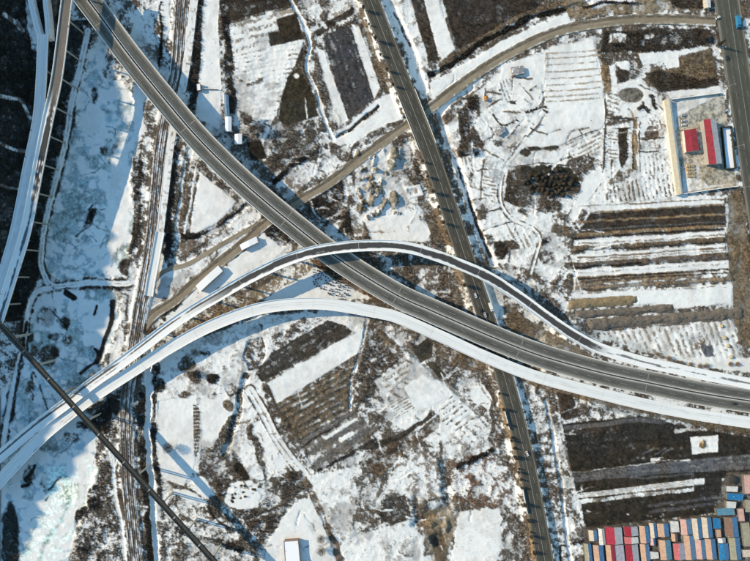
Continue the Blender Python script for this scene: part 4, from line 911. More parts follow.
def ramp_parts(fr, Wd, root, colf, wall, drop=2.0, lines=True):
    o = grid_offs(-Wd, Wd, 0.45); strip(fr, o, np.zeros(len(o)), 'road_surface', M['road'], colf, root)
    strip(fr, [-Wd-0.3, Wd+0.3, Wd+0.3, 2.6, -2.6, -Wd-0.3], [-0.03, -0.03, -0.5, -drop, -drop, -0.5], 'girder', M['concrete'], None, root, closed=True)
    for sgn in (1, -1): barrier(fr, sgn*(Wd+0.1), 0.26, 0.95, 'parapet', wall, root, -0.02)
ramp_parts(fi, WI, inr, inner_col, M['concrete_snow'])
piers(fi, inr, np.arange(14, Ltot, 27), 0, 2.9, 2.0, 0.95, 1, CL+[([tuple(q) for q in catmull(gpts(HWY, HWZ), 10)], 12)])
# ---- outer ramp
out = tag(empty('ramp_bridge'), 'snow-white lower ramp bridge sweeping in a long curve below the motorway', 'bridge')
fo = frame(OUT, OUZ, 1.3); WO = 4.9
def outer_col(s, t):
    c = np.empty(s.shape+(3,)); c[:] = SNOWC
    n1 = nz2(s, t*5, 16); n3 = nz2(s*0.3, t*3, 3)
    grit = ss(nz2(s*0.5+7, t*2.2, 2.4)*0.5+n1*0.6, 0.55, 1.0)*0.30
    c = lerp3(c, np.broadcast_to((0.36, 0.35, 0.33), c.shape), grit*(0.5+0.5*np.exp(-((t-0.3)/1.8)**2)))
    c *= (0.88+0.12*n1-0.12*np.exp(-((t-1.2)/0.3)**2)*(0.5+2*n3)-0.08*np.exp(-((t+0.7)/0.3)**2)*(0.5+2*n3))[..., None]
    patch = ss(n3*0.6+nz2(s, t, 5)*0.5, 0.78, 0.92)*ss(-s, -130, -80)
    c = lerp3(c, np.broadcast_to((0.12, 0.11, 0.10), c.shape), patch)
    e = ss(np.abs(t), 4.3, 4.8)*ss(n1, 0.3, 0.6)*0.5
    return lerp3(c, np.broadcast_to((0.35, 0.34, 0.32), c.shape), e)
ramp_parts(fo, WO, out, outer_col, M['concrete_snow'])
for fr_, wd_, rt_ in ((fo, WO, out), (fi, WI, inr)):
    for d in np.arange(20, fr_[2][-1], 54):
        q = []
        for dd, oo in ((d, -wd_+0.9), (d+0.22, -wd_+0.9), (d+0.22, wd_-0.9), (d, wd_-0.9)):
            pt, _ = at(fr_, dd, oo); q.append((pt[0], pt[1], pt[2]+0.02))
        MB().quad(*q).build('expansion_joint', M['concrete_pale'], rt_)
piers(fo, out, np.arange(20, fo[2][-1], 27), 0, 3.0, 2.0, 0.95, 1, CL)
# ---- narrow girder bridge in the lower left
GB = [(-22, 301), (0, 325), (50, 380.5), (77, 410.5), (100, 436), (150, 491), (200, 546), (232, 581)]
gb = tag(empty('pipe_bridge'), 'narrow dark brown straight bridge cutting the lower left corner', 'bridge')
fg = frame(GB, [22.5]*8, 3.0)
strip(fg, [-1.2, 1.2], [0.0, 0.0], 'deck', M['girder'], None, gb)
strip(fg, [-2.0, 2.0, 1.5, -1.5], [-0.04, -0.04, -2.2, -2.2], 'girder', M['girder'], None, gb, closed=True)
for sgn in (1, -1):
    strip(fg, [sgn*1.2, sgn*1.95, sgn*1.95, sgn*1.2], [0.35, 0.35, -0.02, -0.02], 'edge_beam', M['girder_edge'], None, gb, closed=True)
    barrier(fg, sgn*1.75, 0.05, 0.8, 'railing', M['girder_edge'], gb, 0.36)
tie = MB(); d = 2.0
while d < fg[2][-1]-2:
    pt, a = at(fg, d); tg = (math.cos(a), math.sin(a)); nr = (-tg[1], tg[0])
    tie.prism([(pt[0]+tg[0]*e+nr[0]*o, pt[1]+tg[1]*e+nr[1]*o) for e, o in ((-0.16, -1.1), (0.16, -1.1), (0.16, 1.1), (-0.16, 1.1))], pt[2]+0.02, pt[2]+0.16); d += 1.5
tag(tie.build('cross_tie', M['girder_edge'], gb), kind='stuff')
for d in np.arange(26, fg[2][-1], 32):
    pt, a = at(fg, d); tg = (math.cos(a), math.sin(a)); nr = (-tg[1], tg[0])
    MB().prism([(pt[0]+tg[0]*e+nr[0]*o, pt[1]+tg[1]*e+nr[1]*o) for e, o in ((-0.5, -2.05), (0.5, -2.05), (0.5, 2.05), (-0.5, 2.05))], pt[2]+0.17, pt[2]+0.42).build('deck_joint', M['concrete'], gb)
piers(fg, gb, np.arange(10, fg[2][-1], 32), 1.0, 2.2, 2.2, 0.7, 2, [([tuple(q) for q in catmull(gpts(INR, INZ), 10)], 6), ([tuple(q) for q in catmull(gpts(OUT, OUZ), 10)], 6), (CL[2][0], 5)], M['concrete_pale'])
# ---- viaducts on the left
V1 = [(71, -26), (67, 0), (57.5, 75), (48, 120), (38, 170), (26, 230), (13.5, 272), (1, 312), (-10, 345)]
V2 = [(43.5, 34), (42.5, 55), (41.5, 80), (38, 120), (28, 170), (16, 230), (3, 275), (-12, 320), (-20, 342)]
v1 = tag(empty('viaduct'), 'brown-decked viaduct with white edges beside the dark hillside', 'bridge')
f1 = frame(V1, [28, 28, 28, 27, 25, 23, 22, 21, 20], 1.6)
def v1col(s, t):
    up = asphalt(base=(0.145, 0.13, 0.115), snow_edges=[(4.4, 0.35, 1), (-4.4, 0.35, 1)], seed=9)(s, t)
    mid = asphalt(base=(0.05, 0.05, 0.052), snow_edges=[(4.6, 0.5, 1), (-4.0, 2.2, 1)], patch=0.30, seed=10)(s, t)
    lo = asphalt(base=(0.10, 0.11, 0.12), snow_edges=[(3.6, 1.7, 1), (-3.6, 3.0, 1)], patch=0.25, seed=11)(s, t)
    a = ss(s, 95, 125)[..., None]; b = ss(s, 175, 215)[..., None]
    return (up*(1-a)+mid*a)*(1-b)+lo*b
ramp_parts(f1, 4.3, v1, v1col, M['concrete_snow'])
piers(f1, v1, np.arange(12, f1[2][-1], 25), 0, 3.6, 2.0, 0.8, 1, [], M['concrete'])
v2 = tag(empty('viaduct'), 'pale snow-covered viaduct hugging the dark hillside on the left', 'bridge')
f2 = frame(V2, [16, 16.4, 17, 18, 19, 20, 20, 20, 20], 1.6)
ramp_parts(f2, 4.2, v2, lambda s, t: outer_col(s+400, t)*0.97, M['concrete_snow'])
piers(f2, v2, np.arange(30, f2[2][-1], 25), 0, 3.4, 2.0, 0.8, 1, [], M['concrete'])
for pts, nm in (([(27, -20), (30, 0), (35, 22), (40, 40)], 'left'), ([(44, -20), (45, 0), (47, 20), (48, 38)], 'right')):
    zz = [float(ground_z(a, b))+0.5 for a, b in pts]
    zz = [max(z, 15.9*k/3+zz[0]*(1-k/3)) for k, z in enumerate(zz)]
    fr = frame(pts, zz, 1.6); o = grid_offs(-1.9, 1.9)
    r = tag(empty('ramp'), 'snowy '+nm+' slip lane joining the pale viaduct at its top end', 'ramp')
    strip(fr, o, np.zeros(len(o)), 'road_surface', M['road'], lambda s, t: outer_col(s+400, t*2), r)
    strip(fr, [-2.1, 2.1, 2.1, -2.1], [-0.03, -0.03, -6, -6], 'retaining_wall', M['concrete_snow'], None, r, closed=True)

# ---- roads on the ground
def road(pts, z, half, name, label, colf, st=0.5, step=1.3, lift=0.16):
    zz = [float(z)]*len(pts) if not hasattr(z, '__len__') else z
    fr = frame(pts, [q+lift for q in zz], step)
    o = grid_offs(-half, half, st); o = np.concatenate([[o[0]-0.3], o, [o[-1]+0.3]]); dz = np.zeros(len(o)); dz[0] = dz[-1] = -0.5
    ob = strip(fr, o, dz, name, M['road'], colf, None); tag(ob, label, kind='structure'); return fr, ob
fs, so_ = road(SER, 3.9, 7.6, 'road', 'straight four-lane road running from top centre to bottom right of centre',
     asphalt(base=(0.056, 0.054, 0.046), dust=(0.20, 0.185, 0.145), tracks=[(-5, 0.35, 0.9), (-1.8, 0.25, 0.7), (1.8, 0.3, 0.7), (5.0, 0.2, 0.9)], edges=[(7.5, 0.9, 0.7), (-7.5, 0.9, 0.7)], seed=20))
for off in (6.6, -6.6, 0.12, -0.12): strip(fs, [off-0.09, off+0.09], [0.02, 0.02], 'edge_line', M['paint'], None, so_)
for off in (3.4, -3.4): dashes(fs, off, 0.09, 'lane_line', M['paint'], so_, 6, 9)
fe, eo = road(EAR, 0.1, 11.2, 'road', 'broad grey road along the right edge beside the paved yard',
     asphalt(base=(0.082, 0.083, 0.07), dust=(0.18, 0.175, 0.14), tracks=[(-7, -0.2, 1.2), (-3, -0.15, 1.0), (3, -0.2, 1.2), (7, -0.2, 1)], edges=[(10.8, 0.9, 1.4), (-10.8, 0.9, 1.4)], seed=22))
for off, w in ((1.2, 0.16), (-10.0, 0.12), (10.2, 0.12)): strip(fe, [off-w, off+w], [0.02, 0.02], 'edge_line', M['paint'], None, eo)
for off in (-4.4, 5.8): dashes(fe, off, 0.09, 'lane_line', M['paint'], eo, 6, 9)
def dirtcol(s, t):
    n1 = nz2(s, t*5, 10); n2 = nz2(s, t, 1.6); n3 = nz2(s*0.4, t*2, 3)
    c = np.empty(s.shape+(3,)); c[:] = (0.235, 0.20, 0.15); c *= (0.75+0.4*n1+0.2*n2)[..., None]
    med = ss(t, 0.6, 1.4)*ss(-t, -4.6, -3.9)             # weedy gritty half on the upper side
    c = lerp3(c, np.broadcast_to((0.10, 0.085, 0.065), c.shape), np.clip(med*(0.4+0.9*n2), 0, 1))
    c = lerp3(c, np.broadcast_to(SNOWC, c.shape), ss(nz2(s, t, 5)*0.5+n2*0.6, 0.5, 0.9)*ss(np.abs(t), 2.6, 4.4)*0.85)
    return c
fd, _ = road(DIRT, 0.35, 4.6, 'dirt_road', 'tan dirt road running diagonally under the motorway to the right road', dirtcol)
fd2, _ = road(DIRT2, 0.3, 1.9, 'dirt_road', 'narrow tan track beside the dirt road on the left', lambda s, t: dirtcol(s+300, t*0.6-1))
# ---- west railway: ballast bed with rails (three tracks) and the snow-covered service strip
def ballast(s, t):
    n1 = nz2(s, t*4, 8); n2 = nz2(s, t, 1.3); n3 = nz2(s*0.5, t*2, 4)
    c = np.empty(s.shape+(3,)); c[:] = (0.15, 0.13, 0.108); c *= (0.55+0.5*n1+0.45*n2)[..., None]
    c = lerp3(c, np.broadcast_to(SNOWC, c.shape), ss(n3*0.45+n2*0.35+0.32*np.abs(np.sin(t*0.85+0.5)), 0.56, 0.82)*0.85)
    return c
fw, wo_ = road(WRL, 1.0, 6.0, 'railway_bed', 'brown ballast railway bed with parallel tracks left of centre', ballast, 0.4)
for k, off in enumerate((-3.6, 0.2, 3.8)):
    tr = tag(empty('railway_track'), ['leftmost', 'middle', 'rightmost'][::-1][k]+' of the three rusty railway tracks on the brown bed', 'railway track', 'railway tracks on the brown bed')
    for g in (-0.75, 0.75): strip(fw, [off+g-0.06, off+g+0.06, off+g+0.06, off+g-0.06], [0.3, 0.3, 0.02, 0.02], 'rail', M['rust'], None, tr, closed=True)
def servcol(s, t):
    n1 = nz2(s, t*3, 6); n2 = nz2(s, t, 1.8)
    c = np.empty(s.shape+(3,)); c[:] = SNOWC; c *= (0.85+0.15*n1)[..., None]
    bar = ss(np.sin(2*np.pi*(s+n2*2.0)/6.5), 0.55, 0.95)*ss(t, -0.6, 1.6)*ss(n1, 0.2, 0.6)
    bar2 = ss(n2*0.7+nz2(s+40, t, 4)*0.5, 0.72, 1.0)
    return lerp3(c, np.broadcast_to((0.20, 0.165, 0.125), c.shape), np.clip(0.75*bar+bar2*0.8, 0, 1))
fv, _ = road(WST, 1.2, 3.5, 'road', 'snowy serrated strip of service road along the west railway', servcol, 0.4)
OV = [(160.5, 232), (158, 245), (155, 262), (151.5, 280), (149, 296)]
fov = frame(OV, [4.2, 5, 5, 5, 4.4], 1.5)
ovb = tag(empty('overpass'), 'short white snow-covered overpass above the track left of centre', 'bridge')
ramp_parts(fov, 3.6, ovb, lambda s, t: outer_col(s+600, t), M['concrete_snow'], 1.2)
for d in (1, fov[2][-1]-2):
    pt, a = at(fov, d); tg = (math.cos(a), math.sin(a)); nr = (-tg[1], tg[0])
    MB().prism([(pt[0]+tg[0]*e+nr[0]*o, pt[1]+tg[1]*e+nr[1]*o) for e, o in ((-1, -3.8), (2, -3.8), (2, 3.8), (-1, 3.8))], -1, pt[2]-0.4).build('abutment', M['concrete'], ovb)
# underpass bridge carrying the straight road over the dirt road
ub = tag(empty('underpass_bridge'), 'low concrete bridge where the straight road passes over the dirt road', 'bridge')
fu = cut(fs, 118, 172)
for sgn in (1, -1): barrier(fu, sgn*8.2, 0.25, 0.9, 'parapet', M['barrier'], ub, -0.3)
strip(fu, [-8.4, 8.4, 8.4, -8.4], [-0.36, -0.36, -1.3, -1.3], 'girder', M['concrete'], None, ub, closed=True)

# ------------------------------------------------------------------ buildings
def quadz(q, z): return [P(a, b, z)[:2] for a, b in q]
def colour_mat(key, c, **kw):
    if key not in M: M[key] = mat(key, c, tuple(x*0.72 for x in c), scale=0.5, rough=0.6, **kw)
    return M[key]
ROOFC = dict(tan=(0.62, 0.40, 0.28), cream=(0.68, 0.58, 0.46), pink=(0.68, 0.42, 0.36), blue=(0.09, 0.22, 0.40), steel=(0.14, 0.25, 0.38), bright=(0.025, 0.20, 0.44), red=(0.48, 0.045, 0.075),  # blue, steel and teal also serve as painted shade on right roof slopes
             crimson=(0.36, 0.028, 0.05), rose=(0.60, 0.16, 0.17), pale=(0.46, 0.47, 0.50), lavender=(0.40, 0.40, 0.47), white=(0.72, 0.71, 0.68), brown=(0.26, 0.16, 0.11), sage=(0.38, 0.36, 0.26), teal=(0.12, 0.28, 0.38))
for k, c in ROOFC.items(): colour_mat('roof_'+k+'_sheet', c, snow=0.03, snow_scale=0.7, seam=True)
def house(q, eave, ridge, left, right, wall, name, label, cat, split=0.5, group=None, over=0.35, z0=None, along=False):
    """gabled house; q = eave corners in the picture (back left, back right, front right, front left); ridge runs from the back edge to the front edge"""
    A, B, C, D = [Vector(p) for p in quadz(q, eave)]
    if z0 is None:
        cx = sum(p[0] for p in q)/4; cy = sum(p[1] for p in q)/4; z0 = min(float(ground_z(a, b)) for a, b in q)-0.4
    r0 = A.lerp(B, split); r1 = D.lerp(C, split)
    t = tag(empty(name, ((A.x+C.x)/2, (A.y+C.y)/2, max(z0, 0))), label, cat, group)
    ox, oy, oz = t.location
    L = lambda p, z: (p.x-ox, p.y-oy, z-oz)
    mb = MB()
    lo = [L(p, z0) for p in (A, B, C, D)]; hi = [L(p, eave-0.05) for p in (A, B, C, D)]
    i = 0; mb.v += lo+hi+[L(r0, ridge-0.05), L(r1, ridge-0.05)]
    mb.f += [(1, 0, 4, 8, 5), (2, 1, 5, 6), (3, 2, 6, 9, 7), (0, 3, 7, 4), (4, 7, 9, 8), (8, 9, 6, 5), (0, 1, 2, 3)]
    mb.build('wall', wall, t)
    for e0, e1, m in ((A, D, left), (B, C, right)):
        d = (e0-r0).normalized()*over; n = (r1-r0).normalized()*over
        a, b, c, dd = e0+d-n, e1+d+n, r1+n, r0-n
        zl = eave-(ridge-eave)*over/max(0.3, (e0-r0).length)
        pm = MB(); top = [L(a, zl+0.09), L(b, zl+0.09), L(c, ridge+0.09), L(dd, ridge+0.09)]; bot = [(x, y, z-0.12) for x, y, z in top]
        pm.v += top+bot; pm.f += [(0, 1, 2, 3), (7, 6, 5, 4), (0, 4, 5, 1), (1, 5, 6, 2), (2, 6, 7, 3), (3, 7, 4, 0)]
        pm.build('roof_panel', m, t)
    return t
def ridge_cap(t, r0, r1): pass
def flat(q, zt, roof, wall, name, label, cat, group=None, rim=0.25):
    A = quadz(q, zt); z0 = min(float(ground_z(a, b)) for a, b in q)-0.4
    cx = sum(p[0] for p in A)/4; cy = sum(p[1] for p in A)/4
    t = tag(empty(name, (cx, cy, max(0, z0))), label, cat, group); oz = t.location.z
    loc = [(x-cx, y-cy) for x, y in A]
    MB().prism(loc, z0-oz, zt-0.15-oz).build('wall', wall, t)
    ex = [(x*1.04, y*1.04) for x, y in loc]
    MB().prism(ex, zt-0.148-oz, zt-oz).build('roof', roof, t)
    n = 4; mb = MB()
    for k in range(4):
        a, b = ex[k], ex[(k+1) % 4]; ia, ib = (a[0]*0.95, a[1]*0.95), (b[0]*0.95, b[1]*0.95)
        mb.prism([a, b, ib, ia], zt+0.003-oz, zt+rim-oz)
    mb.build('roof_edge', wall, t)
    return t
# compound by the right-hand road
house([(664.5, 100), (670.5, 99), (682.5, 193), (677, 195)], 3.4, 3.9, M['wall_cream'], M['wall_white'], M['wall_white'], 'long_shed', 'long narrow cream-roofed shed along the left side of the paved yard', 'shed', split=0.72)
A = house([(684, 130.5), (696, 128.5), (698.8, 150), (686.5, 152)], 3.8, 4.3, M['roof_red'], M['roof_red'], M['wall_white'], 'building', 'smaller red-roofed white building on the left in the paved yard', 'building', over=0.1)
B = house([(704, 120), (715.4, 119), (721.8, 163), (709.4, 164)], 6.0, 7.0, M['roof_red'], M['roof_pale_sheet'], M['wall_grey'], 'building', 'longer building with half red, half white roof beside the right road', 'building')
def wall_run(pts, h, th, m, name, label, cat='wall'):
    ps = [P(a, b, 1.2) for a, b in pts]; o = tag(empty(name, (ps[0][0], ps[0][1], 0)), label, cat)
    for (x0, y0, _), (x1, y1, _), (a, b), (c, d) in zip(ps[:-1], ps[1:], pts[:-1], pts[1:]):
        dx, dy = x1-x0, y1-y0; l = math.hypot(dx, dy); nx, ny = -dy/l*th/2, dx/l*th/2
        g = min(float(ground_z(a, b)), float(ground_z(c, d)))
        q = [(x0+nx-ps[0][0], y0+ny-ps[0][1]), (x0-nx-ps[0][0], y0-ny-ps[0][1]), (x1-nx-ps[0][0], y1-ny-ps[0][1]), (x1+nx-ps[0][0], y1+ny-ps[0][1])]
        MB().prism(q, g-0.5, g+h).build('wall_panel', m, o)
        q2 = [(x*1.0+(nx*0.35 if k in (0, 3) else -nx*0.35), y+(ny*0.35 if k in (0, 3) else -ny*0.35)) for k, (x, y) in enumerate(q)]
        MB().prism(q2, g+h+0.003, g+h+0.15).build('coping', M['concrete_snow'], o)
    return o
wall_run([(671, 99.5), (688, 97.3), (705, 95.2), (721, 93)], 2.6, 0.4, M['wall_white'], 'wall', 'pale wall closing the upper side of the paved yard')
wall_run([(681.5, 194), (700, 191.4), (718, 188.8), (736, 186.5)], 2.6, 0.4, M['wall_white'], 'wall', 'pale wall closing the lower side of the paved yard')
# planted island in front of the long red building: snow inside a clipped dark hedge
isl = [(720.5, 127.5), (730.6, 126.5), (735, 169), (724.5, 170)]
iz = quadz(isl, 0.3); cx = sum(p[0] for p in iz)/4; cy = sum(p[1] for p in iz)/4
it = tag(empty('planting_bed', (cx, cy, 0.1)), 'snow-filled planting bed with dark hedge rim beside the long red building', 'planting bed')
il = [(x-cx, y-cy) for x, y in iz]
MB().prism([(x*0.86, y*0.95) for x, y in il], -0.4, 0.30).build('snow_bed', M['roof_snow'], it)
colour_mat('hedge_leaf', (0.03, 0.034, 0.024))
for k in range(4):
    a, b = il[k], il[(k+1) % 4]
    MB().prism([a, b, (b[0]*0.86, b[1]*0.95), (a[0]*0.86, a[1]*0.95)], -0.4, 2.3).build('hedge', M['hedge_leaf'], it)
# stacked crates
for r in range(4):
    for c in range(2):
        x, y, z = P(688.5+c*4.2+r*0.35, 165.5+r*3.5, 1.0); g = 0.0
        t = tag(empty('crate_stack', (x, y, float(ground_z(690, 170))), -0.1), ['left', 'right'][c]+' stack of orange crates, '+['first', 'second', 'third', 'fourth'][r]+' row from the red roof', 'crates', 'stacked crates in the paved yard')
        m = colour_mat('crate_'+('a' if (r+c) % 2 else 'b'), (0.50, 0.27, 0.10) if (r+c) % 2 else (0.55, 0.42, 0.24))
        MB().box(-1.4, 1.4, -1.2, 1.2, -0.3, 1.2).build('crate', m, t)
        for q in range(4): MB().box(-1.4+q*0.75, -0.9+q*0.75, -1.25, 1.25, 1.203, 1.32).build('board', M['straw'], t)
h = house([(704.5, -1), (710, -1.5), (710.5, 7), (705.5, 7.5)], 3.0, 3.3, M['roof_white_sheet'], M['roof_white_sheet'], M['wall_cream'], 'hut', 'small white-roofed hut by the right road at the top edge', 'hut')
# farm buildings
house([(240, 245), (256, 237), (258, 242), (242, 249.8)], 3.6, 4.2, M['roof_snow'], M['roof_snow'], M['wall_brick'], 'farm_building', 'smaller snow-roofed farm building nearest the motorway by the dirt road', 'building')
house([(196, 286), (218, 266), (222.4, 271), (200, 291.5)], 4.0, 4.7, M['roof_snow'], M['roof_snow'], M['wall_brick'], 'farm_building', 'longer snow-roofed farm building beside the dirt road, left of centre', 'building')
house([(224.5, 95), (228, 95), (229, 116), (225, 116)], 2.8, 3.2, M['roof_steel_sheet'], M['roof_steel_sheet'], M['wall_white'], 'shed', 'narrow blue-roofed shed on the right side of the long snow yard', 'shed')
house([(225.5, 117), (231, 117), (231, 131), (225.5, 131)], 3.2, 3.8, M['roof_snow'], M['roof_snow'], M['wall_white'], 'shed', 'snow-roofed shed at the lower end of the snow yard', 'shed')
house([(235, 134.5), (241.5, 134), (241.5, 143.5), (235, 144)], 3.4, 3.9, M['roof_snow'], M['roof_snow'], M['wall_white'], 'house', 'small square snow-roofed house near the motorway below the big bare tree', 'house')
flat([(196.5, 84), (200, 83.5), (200.5, 90), (197, 90.5)], 3.0, M['roof_snow'], M['wall_brick'], 'hut', 'tiny snow-roofed hut in the brush left of the snow yard', 'hut')
flat([(284, 541.5), (298, 540.5), (301, 572), (286, 574)], 4.2, M['roof_snow'], M['wall_brick'], 'house', 'snow-roofed house cut by the bottom edge beside two round trees', 'house')
house([(511.5, 67.5), (523, 66), (524.5, 73), (513, 75)], 2.6, 3.2, M['roof_grey'], M['roof_grey'], M['wall_brick'], 'shed', 'grey-roofed shed on the white terraces below the dirt road', 'shed')
house([(496, 130), (502.5, 126), (505.5, 131), (498.5, 135.5)], 1.8, 2.3, M['roof_grey'], M['roof_grey'], M['wall_brick'], 'shed', 'low grey shed among the dark field lines on the white terraces', 'shed')
house([(484, 96.5), (487.5, 96), (488, 99.5), (484.5, 100)], 2.2, 2.7, colour_mat('orange_roof', (0.5, 0.22, 0.06)), M['orange_roof'], M['wall_cream'], 'hut', 'tiny orange hut standing on the white terrace', 'hut')
wall_run([(202, 88.5), (210, 88.8), (218, 89.2)], 1.6, 0.3, M['wall_brick'], 'wall', 'thin dark wall across the long snow yard')
# colourful sheds, bottom right.  (x0, x1, y0, y1, left colour, right colour, place); bluish right slopes have their shade painted in
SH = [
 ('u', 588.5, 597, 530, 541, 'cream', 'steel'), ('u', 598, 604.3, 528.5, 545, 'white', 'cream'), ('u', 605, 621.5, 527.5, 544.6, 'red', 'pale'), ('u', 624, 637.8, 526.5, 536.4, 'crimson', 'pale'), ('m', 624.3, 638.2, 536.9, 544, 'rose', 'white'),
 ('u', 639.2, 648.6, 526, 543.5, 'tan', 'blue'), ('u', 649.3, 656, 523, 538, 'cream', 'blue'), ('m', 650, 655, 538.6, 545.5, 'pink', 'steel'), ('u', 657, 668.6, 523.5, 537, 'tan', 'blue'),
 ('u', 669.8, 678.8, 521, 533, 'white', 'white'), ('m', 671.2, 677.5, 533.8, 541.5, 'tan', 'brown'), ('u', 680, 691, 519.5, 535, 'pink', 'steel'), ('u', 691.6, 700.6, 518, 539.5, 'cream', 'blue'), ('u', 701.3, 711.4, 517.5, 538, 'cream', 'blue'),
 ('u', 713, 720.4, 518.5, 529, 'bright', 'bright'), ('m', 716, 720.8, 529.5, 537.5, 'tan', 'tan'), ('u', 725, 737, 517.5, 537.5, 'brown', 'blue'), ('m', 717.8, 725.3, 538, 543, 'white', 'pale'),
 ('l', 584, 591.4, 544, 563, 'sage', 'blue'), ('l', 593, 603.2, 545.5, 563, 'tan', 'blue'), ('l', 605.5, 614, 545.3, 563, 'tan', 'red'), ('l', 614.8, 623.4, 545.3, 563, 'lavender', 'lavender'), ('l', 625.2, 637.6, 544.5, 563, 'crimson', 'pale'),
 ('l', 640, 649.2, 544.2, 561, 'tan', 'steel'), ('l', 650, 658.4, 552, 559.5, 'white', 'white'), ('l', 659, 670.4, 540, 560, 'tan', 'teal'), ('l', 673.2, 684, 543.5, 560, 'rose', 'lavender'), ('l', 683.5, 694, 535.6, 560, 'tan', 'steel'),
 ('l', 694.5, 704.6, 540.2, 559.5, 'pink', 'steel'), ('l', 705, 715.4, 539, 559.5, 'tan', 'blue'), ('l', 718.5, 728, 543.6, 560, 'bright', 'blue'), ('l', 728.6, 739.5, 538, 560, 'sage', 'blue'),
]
PLN = {'u': 'upper row of sheds', 'l': 'lower row of sheds', 'm': 'gap between the two shed rows'}
ORD = ['first', 'second', 'third', 'fourth', 'fifth', 'sixth', 'seventh', 'eighth', 'ninth', 'tenth', 'eleventh', 'twelfth', 'thirteenth', 'fourteenth', 'fifteenth', 'sixteenth']
cnt = {'u': 0, 'l': 0, 'm': 0}
for pl, x0, x1, y0, y1, c1, c2 in SH:
    tl = 0.10*(y1-y0); n = cnt[pl]; cnt[pl] += 1
    lab = (c1 if c1 == c2 else c1+' and shaded '+c2)+' roofed shed, '+ORD[n]+' from left in the '+PLN[pl]
    zj = random.uniform(-0.3, 0.5); off = 0.10*(y0-520)
    x1 -= random.uniform(0.0, 0.6)
    q = [(x0, y0+random.uniform(-.5, .5)), (x1, y0+random.uniform(-.5, .3)), (x1+tl, y1-0.5-random.random()*0.7), (x0+tl, y1-0.3)]
    if c1 == c2: flat(q, 2.6+zj, M['roof_'+c1+'_sheet'], M['wall_shed'], 'shed', lab, 'shed', 'colourful sheds at the bottom right', rim=0.12)
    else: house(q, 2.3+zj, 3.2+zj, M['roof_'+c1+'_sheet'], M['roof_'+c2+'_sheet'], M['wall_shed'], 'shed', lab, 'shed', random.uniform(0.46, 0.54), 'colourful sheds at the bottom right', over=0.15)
for q, c, lab in [([(727.6, 493), (743.4, 494.2), (742.6, 500.8), (727.4, 499.6)], 'bright', 'bright blue shed lying crosswise above the upper shed row'), ([(726, 486), (738, 486.5), (737.6, 492), (726.4, 491.6)], 'white', 'white flat shed just above the crosswise blue shed'),
                  ([(726.6, 501.2), (736.4, 502), (735.6, 508.4), (726.2, 508)], 'white', 'white flat shed just below the crosswise blue shed'), ([(743.6, 475), (754, 474.6), (756, 493.6), (744.4, 494)], 'pink', 'pinkish shed at the right edge above the crosswise blue shed'),
                  ([(744.6, 500), (756, 500), (757, 512), (745.6, 512)], 'sage', 'sage green shed at the right edge beside the blue canopy'), ([(716, 509), (733.6, 506.8), (735, 514.6), (717.4, 515.6)], 'teal', 'teal blue canopy at the top of the shed block'),
                  ([(737.6, 509), (743.4, 508.6), (744.8, 521), (739, 521.4)], 'pink', 'small pink shed right of the teal canopy'), ([(741, 523), (749, 522.6), (752, 546), (744, 546.4)], 'sage', 'long sage shed near the right edge in the shed block'), ([(742, 550), (756, 549.6), (757, 557), (743, 557.4)], 'cream', 'cream shed near the bottom right corner')]:
    flat(q, random.uniform(2.2, 3.2), M['roof_'+c+'_sheet'], M['wall_shed'], 'shed', lab, 'shed', 'colourful sheds at the bottom right', rim=0.12)
x, y, z = P(732, 479.5, 1.5); t = tag(empty('water_tank', (x, y, 0)), 'dark round tank beside the white shed at the right edge', 'tank')
MB().tube((0, 0, -0.4), (0, 0, 2.6), 3.6, 3.6, 16).build('tank_body', M['barrier_dark'], t); MB().tube((0, 0, 2.603), (0, 0, 3.3), 3.65, 0.6, 16).build('lid', M['girder'], t)

# ------------------------------------------------------------------ straw
def heap(name, label, u, v, r, h, group=None):
    x, y, z = G(u, v); mb = MB(); n = 12; rings = [(1.0, -0.3), (0.95, 0.25), (0.75, 0.6), (0.4, 0.88), (0.12, 1.0)]
    for k, (rr, hh) in enumerate(rings):
        for j in range(n):
            t = 2*math.pi*j/n; q = r*rr*random.uniform(0.85, 1.12); mb.v.append((q*math.cos(t), q*math.sin(t)*0.85, h*hh+random.uniform(-.05, .05)))
    for k in range(len(rings)-1):
        for j in range(n): mb.f.append((k*n+j, k*n+(j+1) % n, (k+1)*n+(j+1) % n, (k+1)*n+j))
    mb.f.append(tuple((len(rings)-1)*n+j for j in range(n)))
    t = tag(empty(name, (x, y, z)), label, 'haystack', group); mb.build('straw_heap', M['straw'], t)
    cap = MB()
    for j in range(10):
        a = random.uniform(0, 6.28); d = r*random.uniform(0.1, 0.4); cap.tri((0, 0, h*1.02), (d*math.cos(a), d*math.sin(a), h*0.95), (d*math.cos(a+.5), d*math.sin(a+.5), h*0.9))
    cap.build('top_thatch', M['wall_cream'], t)
for k, (u, v) in enumerate([(721.5, 326), (724.5, 338), (728, 346), (731, 357)]):
    heap('haystack', ORD[k]+' straw heap from the top in the short row on the snowy garden plot', u, v, 1.9, 2.0, 'straw heaps in a row')
